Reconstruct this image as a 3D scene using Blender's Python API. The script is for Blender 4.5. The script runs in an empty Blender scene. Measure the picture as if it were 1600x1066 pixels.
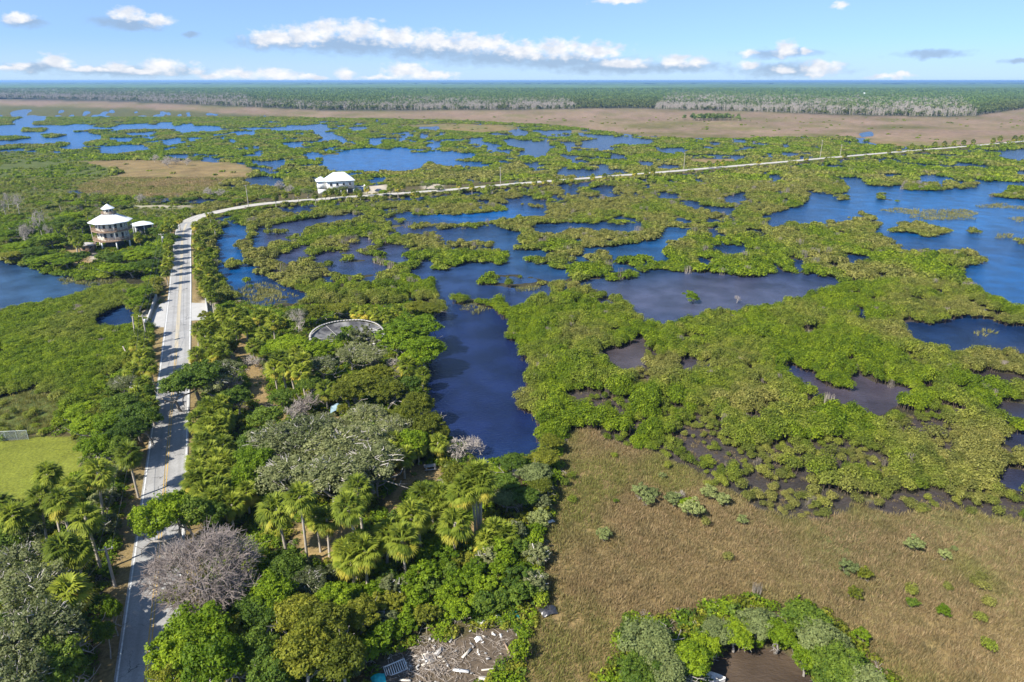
import bpy, math, random
import numpy as np
from mathutils import Vector, Matrix

# ------------------------------------------------------------------ camera, sky, sun, exposure
R = math.radians
SC = bpy.context.scene
COL = SC.collection
CAM_H, PITCH, FPX = 60.0, R(20.9), 1066.0
cam_data = bpy.data.cameras.new("camera")
cam_data.sensor_width = 36.0
cam_data.lens = 36.0 * FPX / 1600.0
cam_data.clip_start, cam_data.clip_end = 0.5, 120000.0
cam = bpy.data.objects.new("camera", cam_data)
COL.objects.link(cam)
cam.location = (0, 0, CAM_H)
cam.rotation_euler = (math.pi / 2 - PITCH, 0, 0)
SC.camera = cam

SUN_EL, SUN_AZ = R(45), R(227)           # azimuth clockwise from +Y
SUN_V = Vector((math.sin(SUN_AZ) * math.cos(SUN_EL), math.cos(SUN_AZ) * math.cos(SUN_EL), math.sin(SUN_EL)))
sun_data = bpy.data.lights.new("sun", 'SUN')
sun_data.energy, sun_data.angle, sun_data.color = 4.6, R(0.5), (1.0, 0.95, 0.86)
sun = bpy.data.objects.new("sun", sun_data)
COL.objects.link(sun)
sun.rotation_euler = (-SUN_V).to_track_quat('-Z', 'Y').to_euler()

SC.view_settings.view_transform = 'Standard'
SC.view_settings.look = 'None'
SC.view_settings.exposure = 1.06
SC.view_settings.gamma = 1.0
SC.view_settings.use_curve_mapping = False
SC.cycles.use_denoising = True
SC.cycles.max_bounces = 6
SC.cycles.diffuse_bounces = 3
SC.cycles.glossy_bounces = 2
SC.cycles.transmission_bounces = 3
SC.cycles.volume_bounces = 0
SC.cycles.transparent_max_bounces = 4
SC.cycles.caustics_reflective = False
SC.cycles.caustics_refractive = False
SC.cycles.sample_clamp_indirect = 6.0

CP, SP = math.cos(PITCH), math.sin(PITCH)


def G(px, py, z=0.0):
    """the world point of height z seen at a photo pixel (survey of the photograph)"""
    px = np.asarray(px, float); py = np.asarray(py, float)
    a = (px - 800.0) / FPX; b = (533.0 - py) / FPX
    dz = -SP + b * CP
    t = (CAM_H - z) / np.maximum(-dz, 1e-4)
    return a * t, (CP + b * SP) * t


def PJ(x, y, z=0.0):
    r = z - CAM_H
    fwd = np.maximum(y * CP - r * SP, 1e-3); up = y * SP + r * CP
    return 800.0 + FPX * x / fwd, 533.0 - FPX * up / fwd


def DIR(px, py):
    a = (px - 800.0) / FPX; b = (533.0 - py) / FPX
    d = Vector((a, CP + b * SP, -SP + b * CP)).normalized()
    return math.atan2(d.x, d.y), d.z / math.hypot(d.x, d.y)


def make_world():
    w = bpy.data.worlds.new("World"); SC.world = w; w.use_nodes = True
    nt = w.node_tree; nt.nodes.clear(); N = nt.nodes.new; L = nt.links.new

    def math_(op, a, b=None, clamp=False):
        n = N('ShaderNodeMath'); n.operation = op; n.use_clamp = clamp
        for i, v in enumerate((a, b)):
            if v is None: continue
            if isinstance(v, (int, float)): n.inputs[i].default_value = v
            else: L(v, n.inputs[i])
        return n.outputs[0]
    tc = N('ShaderNodeTexCoord'); sep = N('ShaderNodeSeparateXYZ'); L(tc.outputs['Generated'], sep.inputs[0])
    X, Y, Z = sep.outputs
    zl = math_('ADD', math_('MULTIPLY', math_('MAXIMUM', Z, 0.0), 1.0), 0.17)
    cmb = N('ShaderNodeCombineXYZ'); L(X, cmb.inputs[0]); L(Y, cmb.inputs[1]); L(zl, cmb.inputs[2])
    nrm = N('ShaderNodeVectorMath'); nrm.operation = 'NORMALIZE'; L(cmb.outputs[0], nrm.inputs[0])
    sky = N('ShaderNodeTexSky'); sky.sky_type = 'NISHITA'; sky.sun_disc = False
    sky.sun_elevation, sky.sun_rotation = SUN_EL, SUN_AZ
    sky.air_density, sky.dust_density, sky.ozone_density = 1.0, 0.3, 4.0
    L(nrm.outputs[0], sky.inputs['Vector'])
    # clouds by direction
    az = math_('ARCTAN2', X, Y)
    hor = math_('SQRT', math_('ADD', math_('MULTIPLY', X, X), math_('MULTIPLY', Y, Y)))
    el = math_('DIVIDE', Z, hor)
    p = N('ShaderNodeCombineXYZ'); L(az, p.inputs[0]); L(el, p.inputs[1])
    stretch = N('ShaderNodeVectorMath'); stretch.operation = 'MULTIPLY'; L(p.outputs[0], stretch.inputs[0])
    stretch.inputs[1].default_value = (1.0, 1.7, 1.0)

    def noise(scale, detail, rough):
        n = N('ShaderNodeTexNoise'); n.inputs['Scale'].default_value = scale
        n.inputs['Detail'].default_value = detail; n.inputs['Roughness'].default_value = rough
        L(stretch.outputs[0], n.inputs['Vector']); return n
    warp = noise(38.0, 4.0, 0.6)
    wv = N('ShaderNodeVectorMath'); wv.operation = 'MULTIPLY_ADD'
    L(warp.outputs['Color'], wv.inputs[0]); wv.inputs[1].default_value = (0.022, 0.013, 0)
    off = N('ShaderNodeVectorMath'); off.operation = 'ADD'; L(p.outputs[0], off.inputs[0]); off.inputs[1].default_value = (-0.011, -0.0065, 0)
    L(off.outputs[0], wv.inputs[2])

    def field(blobs):
        acc = None
        for (cx, cy, ax, ay) in blobs:
            u, v = DIR(cx, cy)
            u2, _ = DIR(cx + ax, cy); _, v2 = DIR(cx, cy - ay)
            su, sv = 1.0 / abs(u2 - u), 1.0 / abs(v2 - v)
            m = N('ShaderNodeVectorMath'); m.operation = 'MULTIPLY_ADD'
            L(wv.outputs[0], m.inputs[0]); m.inputs[1].default_value = (su, sv, 0); m.inputs[2].default_value = (-u * su, -v * sv, 0)
            ln = N('ShaderNodeVectorMath'); ln.operation = 'LENGTH'; L(m.outputs[0], ln.inputs[0])
            acc = ln.outputs['Value'] if acc is None else math_('MINIMUM', acc, ln.outputs['Value'])
        return acc
    white = [(20, 106, 34, 6), (135, 108, 42, 6), (215, 111, 34, 6), (335, 118, 34, 6), (485, 121, 34, 5), (590, 121, 34, 4), (430, 59, 47.04, 14.08), (475, 53, 47.04, 17.92), (515, 45, 40.32, 17.92), (562, 48, 42.56, 19.2), (618, 57, 50.4, 16.64), (676, 62, 47.04, 17.92),
             (735, 66, 44.8, 16.64), (765, 67, 40.32, 14.08), (820, 78, 51.52, 15.36), (874, 76, 47.04, 17.92), (930, 79, 50.4, 14.08), (1056, 94, 29.12, 11.52), (1088, 97, 24.64, 8.96),
             (975, 98, 42.56, 8.96), (30, 29, 26.88, 8.96), (200, 22, 29.12, 11.52), (246, 29, 29.12, 10.24), (90, 97, 29.12, 14.08), (34, 102, 20.16, 6.4), (183, 104, 26.88, 10.24),
             (252, 104, 33.6, 16.64), (308, 111, 12.32, 11.52), (372, 115, 40.32, 8.96), (432, 117, 47.04, 11.52), (541, 118, 17.92, 11.52), (636, 110, 38.08, 14.08), (676, 117, 44.8, 8.96),
             (1228, 77, 22.4, 14.08), (1168, 82, 13.44, 7.68), (1260, 81, 10.08, 6.4), (1170, 102, 21.28, 8.96), (1282, 108, 35.84, 14.08), (1224, 110, 20.16, 6.4), (1390, 121, 40.32, 5.12), (1412, 118, 14.56, 5.12),
             (965, 1, 47.04, 6.4), (1311, 9, 13.44, 6.4)]
    grey = [(440, 66, 70, 13), (555, 70, 110, 17), (680, 78, 110, 17), (785, 90, 110, 15), (885, 97, 110, 13), (965, 106, 110, 11), (1055, 104, 80, 10),
            (40, 36, 34, 8), (200, 36, 56, 11), (205, 112, 110, 9), (60, 106, 60, 8), (1230, 110, 90, 12), (1220, 84, 64, 8), (1455, 84, 60, 7), (300, 56, 14, 4),
            (1590, 96, 24, 5)]
    fine = noise(75.0, 5.0, 0.5)
    fw = math_('ADD', field(white), math_('MULTIPLY', math_('SUBTRACT', fine.outputs['Fac'], 0.5), 1.7))
    fg = math_('ADD', field(grey), math_('MULTIPLY', math_('SUBTRACT', fine.outputs['Fac'], 0.5), 1.2))

    def ramp(v, lo, hi):
        m = N('ShaderNodeMapRange'); m.interpolation_type = 'SMOOTHSTEP'
        L(v, m.inputs['Value']); m.inputs['From Min'].default_value = lo; m.inputs['From Max'].default_value = hi
        m.inputs['To Min'].default_value = 1.0; m.inputs['To Max'].default_value = 0.0
        return m.outputs[0]
    mg = math_('MULTIPLY', ramp(fg, 0.30, 1.40), 0.72)
    mw = math_('MULTIPLY', ramp(fw, 0.30, 1.20), 0.97)

    def mix(f, a, b):
        m = N('ShaderNodeMix'); m.data_type = 'RGBA'
        L(f, m.inputs['Factor'])
        for v, s in ((a, m.inputs[6]), (b, m.inputs[7])):
            if isinstance(v, tuple): s.default_value = v
            else: L(v, s)
        return m.outputs[2]
    hb = ramp(el, 0.0, 0.055)
    c0 = mix(math_('MULTIPLY', hb, 0.75), sky.outputs[0], (2.8, 3.6, 4.35, 1))
    c1 = mix(mg, c0, (1.55, 2.12, 2.95, 1))
    puff = noise(48.0, 4.0, 0.5)
    wcol = mix(ramp(puff.outputs['Fac'], 0.30, 0.66), (4.75, 4.75, 4.8, 1), (3.5, 3.75, 4.2, 1))
    c2 = mix(mw, c1, wcol)
    bg = N('ShaderNodeBackground'); bg.inputs['Strength'].default_value = 0.105
    L(c2, bg.inputs['Color'])
    out = N('ShaderNodeOutputWorld'); L(bg.outputs[0], out.inputs[0])


make_world()

# ------------------------------------------------------------------ helpers
def vnoise(x, y, seed=0):
    x = np.asarray(x, float); y = np.asarray(y, float)
    xi = np.floor(x).astype(np.int64); yi = np.floor(y).astype(np.int64)
    fx = x - xi; fy = y - yi
    fx = fx * fx * (3 - 2 * fx); fy = fy * fy * (3 - 2 * fy)

    def h(a, b):
        n = (a * 374761393 + b * 668265263 + seed * 974711) & 0xFFFFFFFF
        n = ((n ^ (n >> 13)) * 1274126177) & 0xFFFFFFFF
        n = n ^ (n >> 16)
        return (n & 0xFFFF) / 65535.0
    return (h(xi, yi) * (1 - fx) + h(xi + 1, yi) * fx) * (1 - fy) + (h(xi, yi + 1) * (1 - fx) + h(xi + 1, yi + 1) * fx) * fy


def fbm(x, y, seed=0, oct=4):
    s = 0; a = 0.5; t = 0
    for i in range(oct):
        s = s + a * vnoise(x * 2 ** i, y * 2 ** i, seed + 31 * i); t += a; a *= 0.5
    return s / t


def P(s):
    """'x,y x,y ...' -> array of photo survey points"""
    return np.array([[float(v) for v in q.split(',')] for q in s.split()])


def inside(px, py, poly):
    res = np.zeros(px.shape, bool)
    x0, y0 = poly.min(0); x1, y1 = poly.max(0)
    idx = np.nonzero((px >= x0) & (px <= x1) & (py >= y0) & (py <= y1))
    if not len(idx[0]): return res
    x = px[idx]; y = py[idx]; c = np.zeros(x.shape, bool)
    n = len(poly)
    for i in range(n):
        ax, ay = poly[i]; bx, by = poly[i - 1]
        if ay == by: continue
        c ^= ((ay > y) != (by > y)) & (x < (bx - ax) * (y - ay) / (by - ay) + ax)
    res[idx] = c
    return res


class MB:
    """collects quads and triangles with a material slot and a per-vertex tint, builds ONE mesh"""
    def __init__(s): s.v = []; s.f4 = []; s.f3 = []; s.m4 = []; s.m3 = []; s.t = []; s.n = 0; s.smooth = False

    def add(s, v, f, m=0, t=0.5):
        v = np.asarray(v, float).reshape(-1, 3); f = np.asarray(f, int)
        if not len(v): return
        s.v.append(v); s.t.append(np.broadcast_to(np.asarray(t, float), (len(v),)))
        if f.shape[1] == 4: s.f4.append(f + s.n); s.m4.append(np.full(len(f), m))
        else: s.f3.append(f + s.n); s.m3.append(np.full(len(f), m))
        s.n += len(v)

    def box(s, c, size, rz=0.0, m=0, t=0.5, rx=0.0, ry=0.0):
        hx, hy, hz = [q / 2 for q in size]
        v = np.array([[x, y, z] for x in (-hx, hx) for y in (-hy, hy) for z in (-hz, hz)])
        M = np.array(Matrix.Rotation(rz, 3, 'Z') @ Matrix.Rotation(ry, 3, 'Y') @ Matrix.Rotation(rx, 3, 'X'))
        s.add(v @ M.T + np.array(c), [[0, 1, 3, 2], [4, 6, 7, 5], [0, 4, 5, 1], [2, 3, 7, 6], [0, 2, 6, 4], [1, 5, 7, 3]], m, t)

    def tube(s, pts, rad, sides=6, m=0, t=0.5, cap=True):
        pts = np.asarray(pts, float); rad = np.broadcast_to(np.asarray(rad, float), (len(pts),))
        d = np.gradient(pts, axis=0); d /= np.linalg.norm(d, axis=1)[:, None] + 1e-9
        ref = np.array([0.31, 0.95, 0.05]) if abs(d[0][2]) > 0.8 else np.array([0, 0, 1.0])
        a = np.cross(d, ref); a /= np.linalg.norm(a, axis=1)[:, None] + 1e-9
        b = np.cross(d, a)
        th = np.arange(sides) * 2 * math.pi / sides
        v = pts[:, None, :] + rad[:, None, None] * (np.cos(th)[None, :, None] * a[:, None, :] + np.sin(th)[None, :, None] * b[:, None, :])
        k = len(pts); f = []
        for i in range(k - 1):
            for j in range(sides):
                f.append([i * sides + j, i * sides + (j + 1) % sides, (i + 1) * sides + (j + 1) % sides, (i + 1) * sides + j])
        s.add(v.reshape(-1, 3), f, m, t)
        if cap:
            s.add(np.vstack([v[-1], pts[-1:]]), [[j, (j + 1) % sides, sides] for j in range(sides)], m, t)

    def lathe(s, prof, sides=16, c=(0, 0, 0), m=0, t=0.5, rot=0.0):
        prof = np.asarray(prof, float); th = rot + np.arange(sides) * 2 * math.pi / sides
        v = np.stack([prof[:, 0][:, None] * np.cos(th), prof[:, 0][:, None] * np.sin(th), np.repeat(prof[:, 1][:, None], sides, 1)], -1)
        f = [[i * sides + j, i * sides + (j + 1) % sides, (i + 1) * sides + (j + 1) % sides, (i + 1) * sides + j]
             for i in range(len(prof) - 1) for j in range(sides)]
        s.add(v.reshape(-1, 3) + np.array(c), f, m, t)

    def build(s, name, mats, parent=None, mesh_only=False, loc=None):
        me = bpy.data.meshes.new(name)
        v = np.concatenate(s.v); me.vertices.add(len(v)); me.vertices.foreach_set('co', v.astype(np.float32).ravel())
        f4 = np.concatenate(s.f4) if s.f4 else np.zeros((0, 4), int); f3 = np.concatenate(s.f3) if s.f3 else np.zeros((0, 3), int)
        li = np.concatenate([f4.ravel(), f3.ravel()]); me.loops.add(len(li)); me.loops.foreach_set('vertex_index', li.astype(np.int32))
        n4, n3 = len(f4), len(f3); me.polygons.add(n4 + n3)
        st = np.concatenate([np.arange(n4) * 4, n4 * 4 + np.arange(n3) * 3]); me.polygons.foreach_set('loop_start', st.astype(np.int32))
        mi = np.concatenate([np.concatenate(s.m4) if s.m4 else np.zeros(0), np.concatenate(s.m3) if s.m3 else np.zeros(0)])
        me.polygons.foreach_set('material_index', mi.astype(np.int32))
        if s.smooth: me.polygons.foreach_set('use_smooth', np.ones(n4 + n3, bool))
        at = me.attributes.new('tint', 'FLOAT', 'POINT'); at.data.foreach_set('value', np.concatenate(s.t).astype(np.float32))
        for mt in (mats if isinstance(mats, (list, tuple)) else [mats]): me.materials.append(mt)
        me.update(calc_edges=True); me.validate(clean_customdata=False)
        if mesh_only: return me
        return obj(name, me, parent, loc)


def obj(name, data, parent=None, loc=None):
    o = bpy.data.objects.new(name, data); COL.objects.link(o)
    if parent is not None: o.parent = parent
    if loc is not None: o.location = loc
    return o


def tag(o, label=None, cat=None, group=None, kind=None):
    if label: o['label'] = label
    if cat: o['category'] = cat
    if group: o['group'] = group
    if kind: o['kind'] = kind
    return o


def thing(name, loc, rz=0.0, label=None, cat=None, group=None):
    o = obj(name, None); o.location = loc; o.rotation_euler = (0, 0, rz); o.empty_display_size = 0.3
    return tag(o, label, cat, group)


# ------------------------------------------------------------------ materials
def new_mat(name):
    m = bpy.data.materials.new(name); m.use_nodes = True
    nt = m.node_tree; nt.nodes.clear()
    return m, nt, nt.nodes.new, nt.links.new


def mixc(N, L, f, a, b, blend='MIX'):
    n = N('ShaderNodeMix'); n.data_type = 'RGBA'; n.blend_type = blend
    if isinstance(f, (int, float)): n.inputs['Factor'].default_value = f
    else: L(f, n.inputs['Factor'])
    for v, s in ((a, n.inputs[6]), (b, n.inputs[7])):
        if isinstance(v, tuple): s.default_value = (*v[:3], 1)
        else: L(v, s)
    return n.outputs[2]


def attr(N, name, typ='GEOMETRY'):
    n = N('ShaderNodeAttribute'); n.attribute_name = name; n.attribute_type = typ; return n


def leaf_mat(name, dark, light, old=None, trans=0.35, instancer=False, pale=None, tone_dark=None):
    """leaf colour varies leaf by leaf (tint) and plant by plant"""
    m, nt, N, L = new_mat(name)
    t = attr(N, 'tint').outputs['Fac']
    c = mixc(N, L, t, dark, light)
    if instancer:
        tn = attr(N, 'tone', 'INSTANCER').outputs['Fac']
        c = mixc(N, L, tn, c, mixc(N, L, t, tone_dark, pale))
        rnd = attr(N, 'rnd', 'INSTANCER').outputs['Fac']
    else:
        oi = N('ShaderNodeObjectInfo'); rnd = oi.outputs['Random']
    if old:
        cl = N('ShaderNodeMapRange'); L(t, cl.inputs['Value']); cl.inputs['From Min'].default_value = 1.0; cl.inputs['From Max'].default_value = 2.0
        c = mixc(N, L, cl.outputs[0], c, old)
    hs = N('ShaderNodeHueSaturation')
    mr = N('ShaderNodeMapRange'); L(rnd, mr.inputs['Value']); mr.inputs['To Min'].default_value = 0.72; mr.inputs['To Max'].default_value = 1.3
    mh = N('ShaderNodeMapRange'); L(rnd, mh.inputs['Value']); mh.inputs['To Min'].default_value = 0.512; mh.inputs['To Max'].default_value = 0.488
    L(mr.outputs[0], hs.inputs['Value']); L(mh.outputs[0], hs.inputs['Hue']); L(c, hs.inputs['Color'])
    c = hs.outputs[0]
    d = N('ShaderNodeBsdfPrincipled'); L(c, d.inputs['Base Color']); d.inputs['Roughness'].default_value = 0.6
    d.inputs['Specular IOR Level'].default_value = 0.16
    tr = N('ShaderNodeBsdfTranslucent'); L(mixc(N, L, 1.0, c, (1.15, 1.25, 0.6), 'MULTIPLY'), tr.inputs['Color'])
    ms = N('ShaderNodeMixShader'); ms.inputs[0].default_value = trans; L(d.outputs[0], ms.inputs[1]); L(tr.outputs[0], ms.inputs[2])
    o = N('ShaderNodeOutputMaterial'); L(ms.outputs[0], o.inputs[0])
    return m


def noise_mat(name, a, b, scale=3.0, rough=0.8, detail=5.0, c=None, scale2=0.3, bump=0.0, spec=0.2, metal=0.0, stretch=None):
    """two or three tones broken up by object-space noise"""
    m, nt, N, L = new_mat(name)
    tc = N('ShaderNodeTexCoord'); v = tc.outputs['Object']
    if stretch:
        mp = N('ShaderNodeMapping'); mp.inputs['Scale'].default_value = stretch; L(v, mp.inputs[0]); v = mp.outputs[0]
    n = N('ShaderNodeTexNoise'); n.inputs['Scale'].default_value = scale; n.inputs['Detail'].default_value = detail; n.inputs['Roughness'].default_value = 0.65
    L(v, n.inputs['Vector'])
    mr = N('ShaderNodeMapRange'); mr.inputs['From Min'].default_value = 0.32; mr.inputs['From Max'].default_value = 0.68; L(n.outputs[0], mr.inputs[0])
    col = mixc(N, L, mr.outputs[0], a, b)
    if c:
        n2 = N('ShaderNodeTexNoise'); n2.inputs['Scale'].default_value = scale2; n2.inputs['Detail'].default_value = 4; L(v, n2.inputs['Vector'])
        m2 = N('ShaderNodeMapRange'); m2.inputs['From Min'].default_value = 0.45; m2.inputs['From Max'].default_value = 0.7; L(n2.outputs[0], m2.inputs[0])
        col = mixc(N, L, m2.outputs[0], col, c)
    d = N('ShaderNodeBsdfPrincipled'); L(col, d.inputs['Base Color']); d.inputs['Roughness'].default_value = rough
    d.inputs['Specular IOR Level'].default_value = spec; d.inputs['Metallic'].default_value = metal
    if bump:
        bp = N('ShaderNodeBump'); bp.inputs['Strength'].default_value = bump; bp.inputs['Distance'].default_value = 0.1; L(n.outputs[0], bp.inputs['Height']); L(bp.outputs[0], d.inputs['Normal'])
    o = N('ShaderNodeOutputMaterial'); L(d.outputs[0], o.inputs[0])
    return m


# ------------------------------------------------------------------ the survey: land cover outlines read off the photograph
ROAD_L = P("190,1066 209,913 216,860 230,768 241,670 247,605 251,567 256,522 264,472 267,420 271,397 273,366")
ROAD_R = P("266,1066 276,913 280,860 291,760 294,672 295,622 296,560 297,510 297,475 299,430 297,397 297,364")
BEND = P("285,380 287,362 292,350 303,343 322,338 345,333 365,329 400,322 450,317.5 500,314 560,309.5 620,305 700,299.5 800,290 900,282 1000,274 1100,265.5 1200,257 1300,248 1400,239.3 1500,231 1600,222.3 1750,211")


def resample(pts, step):
    d = np.r_[0, np.cumsum(np.linalg.norm(np.diff(pts, axis=0), axis=1))]
    n = max(2, int(d[-1] / step)); s = np.linspace(0, d[-1], n)
    return np.stack([np.interp(s, d, pts[:, i]) for i in range(pts.shape[1])], 1)


def smooth(pts, k=3):
    for _ in range(k):
        q = pts.copy(); q[1:-1] = 0.25 * pts[:-2] + 0.5 * pts[1:-1] + 0.25 * pts[2:]; pts = q
    return pts


ZL = 0.35
lx, ly = G(ROAD_L[:, 0], ROAD_L[:, 1], ZL); rx_, ry_ = G(ROAD_R[:, 0], ROAD_R[:, 1], ZL)
cl = np.stack([(lx + np.interp(ly, ry_, rx_)) / 2, ly], 1)
k_ = np.polyfit(cl[:, 1], cl[:, 0], 2)
main = np.stack([np.polyval(k_, np.arange(20, 268, 4.0)), np.arange(20, 268, 4.0)], 1)
bx, by = G(BEND[:, 0], BEND[:, 1], ZL)
bend = np.stack([bx, by], 1)
sel = bend[:, 1] > 275
ROADC = smooth(resample(np.vstack([main, bend[sel]]), 3.0), 10)
ROAD_W = 6.4
N_MAIN = int(np.argmax(ROADC[:, 1] > 300))


def road_dist(x, y):
    """distance to the road's centreline"""
    x = np.asarray(x, float); y = np.asarray(y, float)
    sh = x.shape; x = x.ravel(); y = y.ravel(); best = np.full(x.shape, 1e9)
    a = ROADC[::4]; lo = a.min(0) - 30; hi = a.max(0) + 30
    idx = np.nonzero((x > lo[0]) & (x < hi[0]) & (y > lo[1]) & (y < hi[1]))[0]
    for i in range(len(a) - 1):
        p, q = a[i], a[i + 1]
        mx, my = np.minimum(p, q) - 25; Mx, My = np.maximum(p, q) + 25
        k = idx[(x[idx] > mx) & (x[idx] < Mx) & (y[idx] > my) & (y[idx] < My)]
        if not len(k): continue
        d = q - p; t = np.clip(((x[k] - p[0]) * d[0] + (y[k] - p[1]) * d[1]) / (d @ d), 0, 1)
        best[k] = np.minimum(best[k], np.hypot(x[k] - p[0] - t * d[0], y[k] - p[1] - t * d[1]))
    return best.reshape(sh)


MANG, WATER, TAN, SPARSE, HAM, LAWN, ROADV, REED, PLAIN, CLEAR, FOREST, LOW, OLIVE, SANDC, DITCH, LITTER = range(16)
LAY = []


def lay(code, *polys):
    for s in polys: LAY.append((code, P(s)))


lay(LOW, "-300,225 0,233 60,234 120,242 170,252 180,275 160,290 110,300 60,330 0,345 -300,360")
lay(OLIVE, "-300,160 300,170 700,185 950,203 1350,226 1350,245 1000,272 760,290 480,300 430,270 130,238 -300,232")
lay(OLIVE, "430,330 760,305 1060,285 1250,330 1330,340 1240,345 1050,360 800,345 640,400 560,340")
lay(PLAIN, "-400,148 0,156 200,160 390,168 500,173 640,173 800,172 910,170 980,169 1080,172 1200,175 1300,180 1450,183 1520,182 1600,170 2000,165 2000,214 1600,224 1500,229 1450,231 1400,229 1360,222 1330,216 1200,215 1150,217 1080,217 1000,213 950,207 900,200 850,195 800,193 700,188 600,186 500,185 400,180 300,174 200,170 100,167 0,165 -400,163")
lay(FOREST, "-900,100 2500,100 2500,160 1600,170 1520,181 1450,182 1300,179 1200,175 1080,172 980,169 910,170 800,172 640,172 500,172 390,167 200,158 0,153 -900,140")
lay(LOW, "-80,628 0,622 60,606 105,640 75,682 0,688 -80,690")
lay(TAN, "886,672 925,673 960,686 1010,705 1050,723 1100,746 1150,776 1190,800 1230,812 1290,800 1330,782 1400,770 1480,785 1560,800 1600,808 1900,840 2800,1100 3400,1700 780,1700 815,1066 830,1000 838,960 845,900 852,850 862,800 868,770 873,730 880,690",
    "118,253 200,250 300,251 380,256 402,268 386,281 350,286 320,300 280,309 200,313 130,303 112,292 150,281 190,272 172,262",
    "1350,221 1440,221 1500,226 1420,230 1380,229", "1072,248 1150,247 1152,255 1090,257", "830,206 900,203 940,208 880,210", "1420,236 1440,233 1500,233 1480,239", "620,196 700,193 800,196 820,204 760,208 690,204",
    "190,331 240,328 290,328 230,333")
lay(LOW, "-80,310 60,314 130,316 260,314 330,318 300,330 270,346 130,346 60,354 -80,352")
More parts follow.
